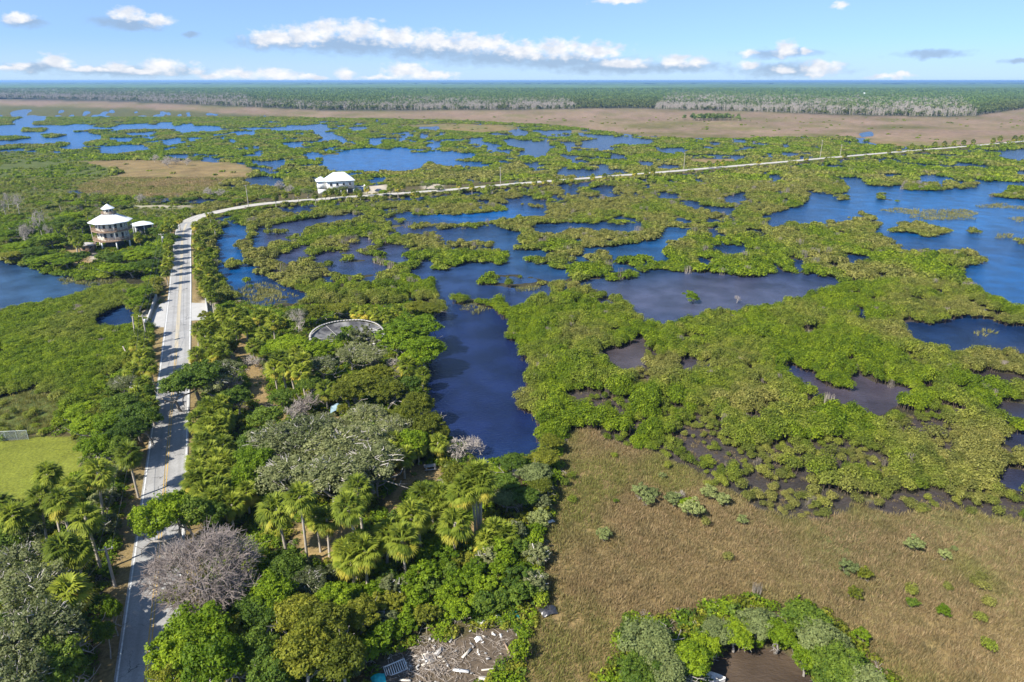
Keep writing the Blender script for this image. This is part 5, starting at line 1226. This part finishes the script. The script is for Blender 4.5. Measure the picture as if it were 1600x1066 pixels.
fx, fy = put(182, 391, .4); ang = math.atan2(fy, fx); hx, hy = fx + 5.6 * math.cos(ang), fy + 5.6 * math.sin(ang)
HOUSE = thing("octagonal_house", (hx, hy, .35), 0, "eight-sided cream stilt house with two wooden galleries, white roof and small lookout", "house")
ROT = ang + math.pi + R(4)
mb = MB(); octa(mb, 6.2, 3.35, 6.2, ROT); mb.build("wall", M_WALL, HOUSE)
mb = MB(); octa(mb, 6.2, 6.45, 9.2, ROT); mb.build("wall", M_WALL, HOUSE)
for z, nm in ((3.05, "deck"), (6.2, "deck")):
    mb = MB(); octa(mb, 8.2, z, z + .27, ROT); mb.build(nm, M_DECK, HOUSE)
    mb = MB(); rail(mb, 8.1, z + .27, ROT); mb.build("railing", M_DECK, HOUSE)
mb = MB(); octa(mb, 8.9, 9.15, 9.35, ROT); mb.lathe([(8.9, 9.35), (2.7, 11.7)], 8, rot=ROT)
for k in range(64):                      # standing seams
    a = ROT + k * math.pi / 32; kk = math.cos(math.pi / 8) / math.cos(((a - ROT) % (math.pi / 4)) - math.pi / 8)
    mb.tube([(8.9 * kk * math.cos(a), 8.9 * kk * math.sin(a), 9.39), (2.7 * kk * math.cos(a), 2.7 * kk * math.sin(a), 11.74)], .035, 4)
mb.build("roof", M_ROOF, HOUSE)
cup = MB(); octa(cup, 2.0, 11.5, 13.5, ROT); cup = cup.build("lookout", M_WALL, HOUSE)
mb = MB(); octa(mb, 3.0, 11.45, 11.6, ROT); rail(mb, 2.95, 11.6, ROT, .95, 3); mb.build("railing", M_DECK, cup)
mb = MB(); octa(mb, 2.75, 13.45, 13.6, ROT); mb.lathe([(2.75, 13.6), (.02, 15.1)], 8, rot=ROT); mb.build("roof", M_ROOF, cup)
ap = math.cos(math.pi / 8)
windows(HOUSE, 6.2 * ap, ROT, (0, 1, 2, 5, 6, 7), 5.0, .95, 1.2, (-1.35, 1.2), doors=((0, 1.2), (7, -1.35)))
windows(HOUSE, 6.2 * ap, ROT, (0, 1, 2, 5, 6, 7), 8.0, .95, 1.2, (-1.2, 1.3), doors=((0, -1.2), (6, 1.3)))
for f in (0, 7, 1, 6):
    a = ROT + (f + .5) * math.pi / 4; pm = MB(); pm.box((0, 0, 0), (.06, 1.0, .85)); o = pm.build("window", M_PANE, cup); o.location = (2.0 * ap * math.cos(a) + .0, 2.0 * ap * math.sin(a), 12.75); o.rotation_euler = (0, 0, a)
for k in range(8):
    a = ROT + k * math.pi / 4; mb = MB(); mb.box((7.6 * math.cos(a), 7.6 * math.sin(a), 1.5), (.5, .5, 3.1), a); mb.build("post", M_WWALL, HOUSE)
    mb = MB(); mb.tube([(8.05 * math.cos(a), 8.05 * math.sin(a), 3.3), (8.05 * math.cos(a), 8.05 * math.sin(a), 9.2)], .10, 6); mb.build("gallery_post", M_WPAINT, HOUSE)
mb = MB(); octa(mb, 3.6, -.2, 3.05, ROT); mb.build("ground_enclosure", M_SCREEN, HOUSE)
mb = MB()
for k in range(14): mb.box((0, -k * .28, 3.1 - k * .22), (1.2, .3, .08))
for s in (-1, 1): mb.box((s * .6, -1.9, 1.7), (.08, 4.9, .25), rx=R(38))
st = mb.build("stair", M_DECK, HOUSE); st.location = (7.9 * math.cos(ROT - R(70)), 7.9 * math.sin(ROT - R(70)), 0); st.rotation_euler = (0, 0, ROT - R(70) + math.pi / 2)


def hip_roof(mb, lx, ly, z, h, over=.5, ridge=None, m=0):
    a, b = lx / 2 + over, ly / 2 + over; rg = max(.01, a - b) if ridge is None else ridge
    v = [(-a, -b, z), (a, -b, z), (a, b, z), (-a, b, z), (-rg, 0, z + h), (rg, 0, z + h)]
    mb.add(v, [[0, 1, 5, 4], [2, 3, 4, 5]], m); mb.add(v, [[1, 2, 5], [3, 0, 4]], m); mb.box((0, 0, z - .08), (2 * a - .02, 2 * b - .02, .16), 0, m)


def small_building(name, px, py, z, lx, ly, h, rh, rz, wall, roof, label, cat, posts=False, ridge=None):
    x, y = put(px, py, z); t = thing(name, (x, y, .35), rz, label, cat)
    if posts:
        for sx in (-1, 0, 1):
            for sy in (-1, 1): mb = MB(); mb.box((sx * (lx / 2 - .15), sy * (ly / 2 - .15), h / 2), (.28, .28, h)); mb.build("post", M_WWALL, t)
        mb = MB(); mb.box((0, .2, h / 2), (lx - .9, ly - .9, h - .1)); mb.build("screen", wall, t)
    else:
        mb = MB(); mb.box((0, 0, h / 2), (lx, ly, h)); mb.build("wall", wall, t)
        for sx in (-.25, .25):
            mb = MB(); mb.box((sx * lx, -ly / 2 - .02, h * .58), (.9, .06, 1.0)); mb.build("window", M_PANE, t)
    mb = MB(); hip_roof(mb, lx, ly, h + .1, rh, .45, ridge); mb.build("roof", roof, t)
    return t


HOUSE.scale = (.85, .85, 1.1)
small_building("pavilion", 222, 349.5, 5.6, 6.6, 5.2, 5.0, 1.2, ang - math.pi / 2 + .15, M_SCREEN, M_GROOF, "small screened pavilion with a pale hipped roof right of the eight-sided house", "pavilion", True)
small_building("shed", 137, 383, 2.6, 4.6, 3.6, 2.4, .8, ang - math.pi / 2 - .2, M_DECK, M_GREYW, "low brown shed with grey roof at the left foot of the eight-sided house", "shed")
small_building("house", 1350, 147, 9, 16, 12, 9, 5, .2, M_WWALL, M_ROOF, "tiny white house showing above the distant green forest", "house")

wx, wy = put(532, 303, .4); wa = math.atan2(wy, wx) - math.pi / 2
WH = thing("stilt_house", (wx - 6 * math.sin(wa), wy + 6 * math.cos(wa), .35), wa + R(5), "big white stilt house with pale grey hipped roofs beside the sandy causeway", "house")
mb = MB(); mb.box((0, 0, 5.0), (15, 11.6, 4.4)); mb.build("wall", M_WWALL, WH)
mb = MB(); mb.box((-10, 1.0, 4.9), (5, 8.6, 4.2)); mb.box((-10, -1.6, 1.4), (4.6, 3.2, 2.8)); mb.build("wall", M_WWALL, WH)
mb = MB(); hip_roof(mb, 15, 11.6, 7.2, 4.2, .7, 3.0); mb.build("roof", M_GROOF, WH)
mb = MB(); hip_roof(mb, 5, 8.6, 7.0, 2.2, .55, .2); r2 = mb.build("roof", M_GROOF, WH); r2.location = (-10, 1.0, 0)
mb = MB(); mb.box((0, .6, 1.35), (13.2, 9.2, 2.7)); mb.build("ground_enclosure", M_SCREEN, WH)
for sx in (-7, -3.5, 0, 3.5, 7):
    for sy in (-5.3, 5.3): mb = MB(); mb.box((sx, sy, 1.4), (.45, .45, 2.9)); mb.build("post", M_WWALL, WH)
for sx in (-5.2, -1.8, 1.8, 5.2):
    mb = MB()
    for s in (-1, 1): mb.box((s * .62, 0, 0), (.12, .1, 1.6)); mb.box((0, 0, s * .8), (1.36, .1, .12))
    fo = mb.build("window", M_WPAINT, WH); fo.location = (sx, -5.85, 5.3)
    mb = MB(); mb.box((0, 0, 0), (1.12, .06, 1.5)); mb.build("pane", M_PANE, fo)
for (cx, cy, cz) in ((-12.55, 0, 5.6), (-12.55, 2.6, 5.6), (-12.55, -2.2, 5.6), (7.55, -2.5, 5.4), (7.55, 2, 5.4)):
    mb = MB(); mb.box((0, 0, 0), (.08, 1.2, 1.5)); o = mb.build("window", M_PANE, WH); o.location = (cx, cy, cz)
for off in (8.6, 13.5):
    mb = MB()
    for k in range(13): mb.box((k * .27, 0, 3.0 - k * .23), (.32, 1.3, .09))
    for s in (-1, 1): mb.box((1.6, s * .65, 2.2), (4.4, .07, .9), ry=R(40))
    o = mb.build("stair", M_WPAINT, WH); o.location = (off, -1.5, 0)
mb = MB(); mb.box((10.8, -1.2, 2.9), (6.6, 3.2, .2)); mb.build("deck", M_WPAINT, WH)

# ---- the round ruin
rxx, ryy = put(543, 522, 2.6)
RU = thing("round_ruin", (rxx, ryy, .15), .2, "abandoned round building with a collapsed grey shingle roof inside a pale rim", "ruin")
RU.rotation_euler = (R(4.5), R(1.5), 0)
mb = MB(); mb.lathe([(8.6, -.9), (8.6, 2.0), (8.9, 2.0), (8.9, -.9)], 40); mb.build("wall", M_GREYW, RU)
mb = MB(); th = np.linspace(0, 2 * math.pi, 73)
for i in range(72):
    if 36 + 3 <= i <= 66 and (i * 7) % 5 != 0: continue
    zz = 2.3 + .35 * vnoise(np.array([i / 5.0]), np.array([0.0]), 3)[0]; a = (th[i] + th[i + 1]) / 2
    mb.box((8.75 * math.cos(a), 8.75 * math.sin(a), zz), (.55, .80, .22), a, ry=.25)
mb.build("rim", M_GREYW, RU)
mb = MB(); nr, na = 14, 72; v = []
for i in range(nr + 1):
    for j in range(na):
        r = 8.5 * i / nr; a = j * 2 * math.pi / na; x_, y_ = r * math.cos(a), r * math.sin(a)
        sag = -1.35 * (1 - (r / 8.5) ** 2) - .7 * math.exp(-((x_ + 3.5) ** 2 + (y_ + 1) ** 2) / 9) + .5 * fbm(np.array([x_ / 2.2 + 9]), np.array([y_ / 2.2]), 5, 3)[0] - .25
        v.append((x_, y_, 2.15 + sag * min(1, (8.5 - r) / .8 + .1)))
f = [[i * na + j, i * na + (j + 1) % na, (i + 1) * na + (j + 1) % na, (i + 1) * na + j] for i in range(nr) for j in range(na)]
mb.add(v, f); mb.build("fallen_roof", M_DARKIN, RU)
mb = MB(); rs = np.random.default_rng(4)
for k in range(26):
    a = R(-35 + 70 * rs.random()); r = rs.uniform(4.6, 8.6); mb.box((r * math.cos(a), r * math.sin(a), 2.2 + .35 * rs.random()), (rs.uniform(1.4, 3.2), rs.uniform(.3, .7), .05), a + rs.normal() * .35, ry=rs.normal() * .12)
mb.build("roof_boards", M_GREYW, RU)
mb = MB()
for k in range(9):
    a = rs.random() * 6.28; mb.tube([(8.3 * math.cos(a), 8.3 * math.sin(a), 2.25), (3.5 * math.cos(a + .2), 3.5 * math.sin(a + .2), 1.3 + .3 * rs.random())], .07, 4)
mb.build("rafters", M_GREYW, RU)

# ---- utility poles and wires
def zat(Y_, py):
    b = (533.0 - py) / FPX; return CAM_H + Y_ * (b * CP - SP) / (CP + b * SP)


POLES = []
for (bx0, by0, ty0, can, label) in [(180, 917, 855, 0, "bare wooden pole on the grass verge beside the great dead tree"), (219, 645, 603, 1, "wooden pole with white transformer among the trees above the mown lawn"), (232, 541, 492, 1, "pale wooden pole with transformer just before the bridge pad, casting a shadow over the road"),
                                    (258, 400, 365, 1, "pole with a white transformer in the trees right of the eight-sided house"), (389, 327, 289, 0, "thin pole standing alone by the road bend"), (782, 293, 261, 0, "thin pole beside the causeway, right of the white stilt house"), (1068, 268, 239, 0, "thin pole halfway along the straight causeway"), (1281, 248, 219, 0, "thin pole on the far causeway, last but one"), (1312, 247, 226, 0, "shortest thin pole, farthest out on the causeway")]:
    x, y = put(bx0, by0, .4); z = zat(y, ty0) - .4; t = thing("utility_pole", (x, y, .4), .3, label, "utility pole", "utility poles along the road")
    mb = MB(); zq = np.linspace(-.3, z, 5); mb.tube(np.stack([0 * zq, 0 * zq, zq], 1), np.linspace(.20, .13, 5), 8); mb.build("pole", M_WOODPOLE, t)
    mb = MB(); mb.box((0, 0, z - .35), (1.7, .12, .14)); mb.build("crossarm", M_WOODPOLE, t)
    if can:
        mb = MB(); mb.lathe([(.02, -.45), (.27, -.42), (.29, .3), (.22, .42), (.02, .45)], 12); o = mb.build("transformer", M_WPAINT, t); o.location = (.38, -.1, z - 1.5)
    for s in (-.75, .75): mb = MB(); mb.lathe([(.05, 0), (.08, .08), (.05, .2), (.01, .24)], 8); o = mb.build("insulator", M_WPAINT, t); o.location = (s, 0, z - .28)
    POLES.append((x, y, z + .3))
ends = [(-49.5, 40.0, 9.0)] + POLES[:5]; nm = ["from the bottom edge to the bare pole by the dead tree", "from the bare verge pole to the transformer pole above the lawn", "from the lawn's transformer pole to the pole before the bridge", "from the bridge pole to the pole by the eight-sided house", "from the eight-sided house's pole to the bend"]
for i in range(5):
    a, b = np.array(ends[i]), np.array(ends[i + 1]); s = np.linspace(0, 1, 14)[:, None]; mb = MB()
    for o_ in (-.7, .7): q = a * (1 - s) + b * s + np.array([o_, .2 * o_, 0]); q[:, 2] -= (1.1 * 4 * s * (1 - s))[:, 0]; mb.tube(q, .028, 4)
    tag(mb.build("power_line", M_BLACK), "two thin power wires " + nm[i], "power line", "power lines along the road")
for (p0, p1, lb) in [((214, 545), (207, 494), "tall bare leaning palm trunk without a crown beside the pole before the bridge"), ((203, 560), (192, 541), "short broken leaning palm trunk among the palms left of the road")]:
    x0, y0 = put(*p0, .4); z = zat(y0 + 1, p1[1]); x1, _ = put(p1[0], p1[1], z); mb = MB(); mb.tube([(x0, y0, .1), ((x0 + x1) / 2, y0 + .4, z / 2), (x1, y0 + 1, z)], [.2, .17, .15], 8); tag(mb.build("palm_trunk", M_PTRUNK), lb, "dead palm", "bare palm trunks")

# ---- chain-link fence behind the lawn
(x0, y0), (x1, y1) = put(-60, 692, .4), put(45, 687, .4); L_ = math.hypot(x1 - x0, y1 - y0); n = 6
FE = thing("chain_link_fence", (x0, y0, .4), math.atan2(y1 - y0, x1 - x0), "greenish chain-link fence along the back of the mown lawn", "fence")
for k in range(n + 1): mb = MB(); mb.tube([(L_ * k / n, 0, -.2), (L_ * k / n, 0, 1.9)], .05, 6); mb.build("post", M_METAL, FE)
mb = MB(); mb.tube([(0, 0, 1.85), (L_, 0, 1.85)], .035, 5); mb.build("top_rail", M_METAL, FE)
mb = MB(); q = np.arange(-1.8, L_, .22)
for s in q:
    for d in (1, -1):
        a, b = (s, s + 1.8) if d > 0 else (s + 1.8, s); u0, u1 = 0, 1
        za, zb = .0, 1.8; pa, pb = np.array([a, 0, za]), np.array([b, 0, zb])
        def cutx(p, q_, X0): t = (X0 - p[0]) / (q_[0] - p[0]); return p + (q_ - p) * t
        if min(a, b) < 0: (pa, pb) = (cutx(pa, pb, 0.0), pb) if a < 0 else (pa, cutx(pa, pb, 0.0))
        if max(a, b) > L_: (pa, pb) = (pa, cutx(pa, pb, L_)) if b > L_ else (cutx(pa, pb, L_), pb)
        if abs(pb[0] - pa[0]) > .05: mb.tube([pa, pb], .016, 3, cap=False)
mb.build("wire_mesh", M_METAL, FE)

# ---- a car by the white house
M_CAR = noise_mat("dark_blue_car_paint", (.02, .028, .06), (.03, .038, .075), 1, .25, spec=.6)
x, y = put(592, 298, 1.0); CAR = thing("parked_car", (x, y, .47), 2.9, "dark blue car parked on the sand right of the white stilt house", "car")
mb = MB(); prof = [(-2.2, .35), (-2.25, .85), (-1.9, 1.0), (-1.2, 1.05), (-.65, 1.5), (1.0, 1.52), (1.75, 1.0), (2.2, .9), (2.25, .4)]
v = [(px_, s * (.85 if pz < 1.2 else .7), pz) for s in (-1, 1) for px_, pz in prof]; k = len(prof)
mb.add(v, [[i, i + 1, k + i + 1, k + i] for i in range(k - 1)] + [[k - 1, 0, k, 2 * k - 1]])
for s in (0, k): mb.add(np.array(v[s:s + k] + [(0, v[s][1], .8)]), [[i, (i + 1) % k, k] for i in range(k)])
mb.build("body", M_CAR, CAR)
for px_, pz, rot in ((-.93, 1.27, -.70), (1.40, 1.28, .60)): mb = MB(); mb.box((px_, 0, pz + .03), (.62, 1.3, .03), ry=rot); mb.build("windscreen", M_PANE, CAR)
for sx in (-1.4, 1.4):
    for sy in (-.82, .82):
        mb = MB(); mb.tube([(sx, sy - .1, .32), (sx, sy + .1, .32)], .33, 14); w = mb.build("wheel", M_BLACK, CAR)

# ---- the dinghy in the pond
x, y = put(1107, 1060, .3); BO = thing("small_boat", (x, y, -.02), R(-14), "small open white boat half hidden at the edge of the brown pond", "boat")
mb = MB(); ns, nc = 13, 9; v = []; v2 = []
for i in range(ns):
    t = i / (ns - 1); xx = -1.7 + 3.4 * t; w = .68 * (1 - max(0, t - .45) ** 2 / .32) if t > .45 else .66; w = max(w, .04); kz = .12 + .28 * max(0, t - .6) ** 2 / .16
    for j in range(nc):
        a = -1 + 2 * j / (nc - 1); v.append((xx, w * a, kz * abs(a) ** 0 * 0 + (.5 + .2 * t * t) * abs(a) ** 2.6 + kz * .3)); v2.append((xx * .96, w * .9 * a, .09 + (.46 + .2 * t * t) * abs(a) ** 2.6 + kz * .3))
f = [[i * nc + j, i * nc + j + 1, (i + 1) * nc + j + 1, (i + 1) * nc + j] for i in range(ns - 1) for j in range(nc - 1)]
mb.add(v, f); mb.add(v2, f)
for j in (0, nc - 1):
    a = [np.array(v[i * nc + j]) + [0, 0, .02] for i in range(ns)]; mb.tube(a, .05, 5)
mb.box((-1.7, 0, .36), (.07, 1.25, .62)); mb.build("hull", M_WPAINT, BO)
for sx in (-.9, .35): mb = MB(); mb.box((sx, 0, .42), (.3, 1.12, .05)); mb.build("thwart", M_WPAINT, BO)

# ---- rubbish and yard things
def at_px(name, px, py, label, cat, rz=0.0, z=.45, group=None):
    x, y = put(px, py, z); return thing(name, (x, y, z), rz, label, cat, group)


def ground_z(z=.45): return z


t = at_px("slatted_frame", 618, 1044, "white slatted bed frame lying tilted on the rubbish heap", "bed frame", R(24), .6); t.rotation_euler = (R(14), R(-6), R(24))
for s in (-1, 1): mb = MB(); mb.box((0, s * .62, 0), (2.3, .09, .14)); mb.build("side_rail", M_WPAINT, t)
for s in (-1, 1): mb = MB(); mb.box((s * 1.15, 0, 0), (.09, 1.33, .16)); mb.build("end_rail", M_WPAINT, t)
mb = MB()
for k in range(9): mb.box((-.95 + k * .24, 0, .03), (.09, 1.15, .04))
mb.build("slats", M_WPAINT, t)
t = at_px("wooden_pallet", 671, 1028, "square pale wooden pallet frame flat on the rubbish heap", "pallet", R(30), .6); t.rotation_euler = (R(8), R(10), R(30))
for k in range(4): mb = MB(); a = k * math.pi / 2; mb.box((.62 * math.cos(a), .62 * math.sin(a), 0), (.12, 1.36, .1), a); mb.build("rail", M_PLY, t)
mb = MB(); mb.box((0, 0, -.05), (1.15, 1.15, .03)); mb.build("panel", M_GREYW, t)


def lump(name, px, py, sx, sy, sz, m, label, cat, rz=0.0, seed=0, group=None):
    """a crumpled, folded sheet"""
    rs = np.random.default_rng(seed); x, y = put(px, py, .5); mb = MB(); n = 15; g = np.linspace(-1, 1, n); v = []
    for a in g:
        for b in g:
            h = max(0, 1 - (a * a + b * b) * .62); e = fbm(np.array([a * 2.3 + seed]), np.array([b * 2.3]), seed, 3)[0]
            v.append((a * sx / 2 * (1 + .18 * (e - .5)), b * sy / 2 * (1 + .22 * (e - .5)), sz * (h * (.45 + .9 * e) + .05)))
    f = [[i * n + j, (i + 1) * n + j, (i + 1) * n + j + 1, i * n + j + 1] for i in range(n - 1) for j in range(n - 1)]
    mb.add(v, f); o = mb.build(name, m); o.location = (x, y, .46); o.rotation_euler = (0, 0, rz); return tag(o, label, cat, group)


lump("tarp", 591, 1062, 1.5, 1.3, .55, M_TEAL, "crumpled teal tarp at the lower left of the rubbish heap", "tarp", .3, 3)
lump("tarp", 806, 961, .6, 1.3, .35, M_TEAL, "strip of teal tarp against a white sheet at the marsh edge", "tarp", .25, 4)
lump("sheet", 797, 958, .9, 1.2, .4, M_WPAINT, "crumpled white sheet beside the strip of teal tarp", "sheet", .2, 5)
lump("sheet", 779, 966, 1.4, .8, .35, M_WPAINT, "wide white crumpled sheet left of the teal strip", "sheet", -.5, 6)
lump("sheet", 747, 999, .8, .7, .4, M_WPAINT, "white plastic bag in the dark brush right above the rubbish heap", "bag", .5, 7)
lump("tarp", 856, 955, 2.0, 1.6, .6, M_BLACK, "black plastic heap lying in the tan grass right of the bushes", "plastic sheet", .4, 8)
lump("sheet", 861, 815, 1.0, .6, .3, M_WPAINT, "small white sheet lying alone at the grass edge above the bushes", "sheet", .4, 9)
for i, (px, py, L_, W_, m, rz, lb) in enumerate([(720, 1048, 1.8, .42, M_WPAINT, -.2, "thick white board below the centre of the rubbish heap"), (758, 1061, 1.4, .62, M_PLY, 0, "pale plywood piece at the bottom right of the rubbish"), (729, 1021, 1.5, .26, M_PLY, .95, "slanting pale plank right of the stick pile"), (792, 1012, 1.7, .22, M_DECK, 1.9, "long reddish board at the right end of the rubbish"),
                                              (766, 1046, 1.9, .18, M_PLY, .1, "thin pale lath between the white board and the reddish board"), (686, 1018, 1.3, .5, M_GREYW, 1.0, "grey weathered board next to the square frame"), (633, 1063, 1.2, .3, M_PLY, -.1, "pale board below the slatted bed frame"), (753, 972, .9, .5, M_WPAINT, .4, "short white board in the brush above the rubbish"), (706, 998, 1.2, .22, M_GREYW, 1.2, "grey stick-like board at the top of the rubbish heap")]):
    x, y = put(px, py, .6); mb = MB(); mb.box((0, 0, 0), (L_, W_, .09)); mb.box((0, 0, .06), (L_ * .9, W_ * .5, .05), .06)
    o = mb.build("board", m); o.location = (x, y, .62); o.rotation_euler = (.1 * ((i % 3) - 1), .08 * ((i % 2) - .5), rz); tag(o, lb, "board", "boards thrown on the rubbish heap")
rs = np.random.default_rng(12); mb = MB()
for k in range(640):
    px, py = rs.normal(672, 34), rs.normal(1036, 20)
    if rs.random() < .25: px, py = rs.normal(768, 22), rs.normal(1000, 26)
    x, y = put(px, py, .5); a = rs.random() * 6.28; l = rs.uniform(.4, 1.6); e = rs.normal() * .18; z = .5 + .35 * rs.random() * math.exp(-((px - 672) / 40) ** 2)
    d = np.array([math.cos(a), math.sin(a), e]) * l; p0 = np.array([x, y, z]); mb.tube([p0, p0 + d * .5 + rs.normal(size=3) * .06, p0 + d], [.022 + .022 * rs.random(), .02, .01], 4, 0, rs.random())
for k in range(60):
    px, py = rs.normal(672, 36), rs.normal(1036, 20)
    if rs.random() < .35: px, py = rs.normal(765, 26), rs.normal(995, 28)
    x, y = put(px, py, .5); mb.box((x, y, .5 + .25 * rs.random()), (rs.uniform(.15, .6), rs.uniform(.08, .3), .04), rs.random() * 6.28, int(rs.integers(1, 4)), rs.random(), rx=rs.normal() * .3, ry=rs.normal() * .3)
tag(mb.build("debris", [M_STICK, M_PLY, M_WPAINT, M_GREYW]), kind='stuff')

t = at_px("picnic_table", 672, 734, "weathered grey picnic table on the sandy clearing", "table", .25, .45)
mb = MB()
for k in range(5): mb.box((0, -.36 + k * .18, .76), (1.9, .16, .05))
mb.build("table_top", M_GREYW, t)
for s in (-1, 1):
    mb = MB(); mb.box((0, s * .72, .45), (1.9, .26, .05)); mb.build("bench", M_GREYW, t)
for s in (-1, 1):
    mb = MB(); mb.box((s * .7, 0, .43), (.08, 1.5, .09))
    for q in (-1, 1): mb.box((s * .7 + .09, q * .42, .38), (.08, .10, .85), rx=q * .35)
    mb.build("leg", M_GREYW, t)
t = at_px("wooden_bin", 811, 745, "pale plywood bin leaning among bushes at the lagoon's end", "bin", .4, .5)
mb = MB()
for s in (-1, 1): mb.box((s * .8, 0, .6), (.06, 1.2, 1.2)); mb.box((0, s * .63, .6), (1.66, .06, 1.2))
mb.build("side_panels", M_PLY, t); mb = MB(); mb.box((0, .1, 1.27), (1.9, 1.6, .07), rx=.15); mb.build("lid", M_PLY, t)
t = at_px("tarp_shelter", 528, 648, "faded pale blue tarp shelter glimpsed between grey-green trees", "shelter", .2, .4); t.scale = (.75, .75, .85)
mb = MB(); n = 9; v = []
for i in range(n):
    for j in range(n):
        a, b = -1 + 2 * i / (n - 1), -1 + 2 * j / (n - 1); v.append((a * 1.7, b * 2.1, 2.0 - .55 * abs(a) - .18 * (1 - b * b) + .08 * math.sin(5 * a + 3 * b)))
mb.add(v, [[i * n + j, (i + 1) * n + j, (i + 1) * n + j + 1, i * n + j + 1] for i in range(n - 1) for j in range(n - 1)]); mb.build("tarp", M_BLUET, t)
for sx in (-1, 1):
    for sy in (-1, 1): mb = MB(); mb.tube([(sx * 1.65, sy * 2.05, 0), (sx * 1.65, sy * 2.05, 1.45)], .05, 6); mb.build("pole", M_METAL, t)

# ------------------------------------------------------------------ labels: each plant by its look and the nearest thing one can point to
MARKS = [("the eight-sided house", 170, 365), ("the white stilt house", 528, 288), ("the bridge pad", 285, 488), ("the round ruin", 543, 522), ("the lagoon's near end", 770, 722), ("the great dead tree", 315, 880),
         ("the rubbish heap", 670, 1035), ("the mown lawn", 65, 735), ("the brown pond", 1180, 1040), ("the road bend", 300, 343), ("the picnic table", 672, 734), ("the tarp shelter", 528, 648), ("the bend's lone pole", 389, 310),
         ("the nearest causeway pole", 782, 280), ("the middle causeway pole", 1068, 255), ("the far causeway pole", 1281, 235), ("the lawn-side pole", 212, 625), ("the small white sheet", 861, 815), ("the bridge-side pole", 228, 520), ("the chain-link fence", 10, 684)]
ORD = ['nearest', 'second nearest', 'third nearest', 'fourth nearest', 'fifth nearest', 'sixth nearest', 'seventh nearest', 'eighth nearest', 'ninth nearest', 'tenth nearest', 'eleventh nearest', 'twelfth nearest', 'thirteenth nearest', 'fourteenth nearest', 'fifteenth nearest', 'sixteenth nearest']
groups = {}
for o, kind, look, px, py in PLANTS:
    d = [math.hypot(px - mx, (py - my) * 1.4) for _, mx, my in MARKS]; i = int(np.argmin(d)); mk, mx, my = MARKS[i]; dx, dy = px - mx, (py - my) * 1.4
    side = ('right of' if dx > 0 else 'left of') if abs(dx) > abs(dy) else ('in front of' if dy > 0 else 'behind')
    groups.setdefault((look, kind, side, mk), []).append((d[i], o))
for (look, kind, side, mk), L_ in groups.items():
    L_.sort(key=lambda q: q[0])
    for i, (_, o) in enumerate(L_):
        o['label'] = f"{look} {kind} {side} {mk}" + ("" if len(L_) == 1 else f", {ORD[min(i, 15)]} to it")
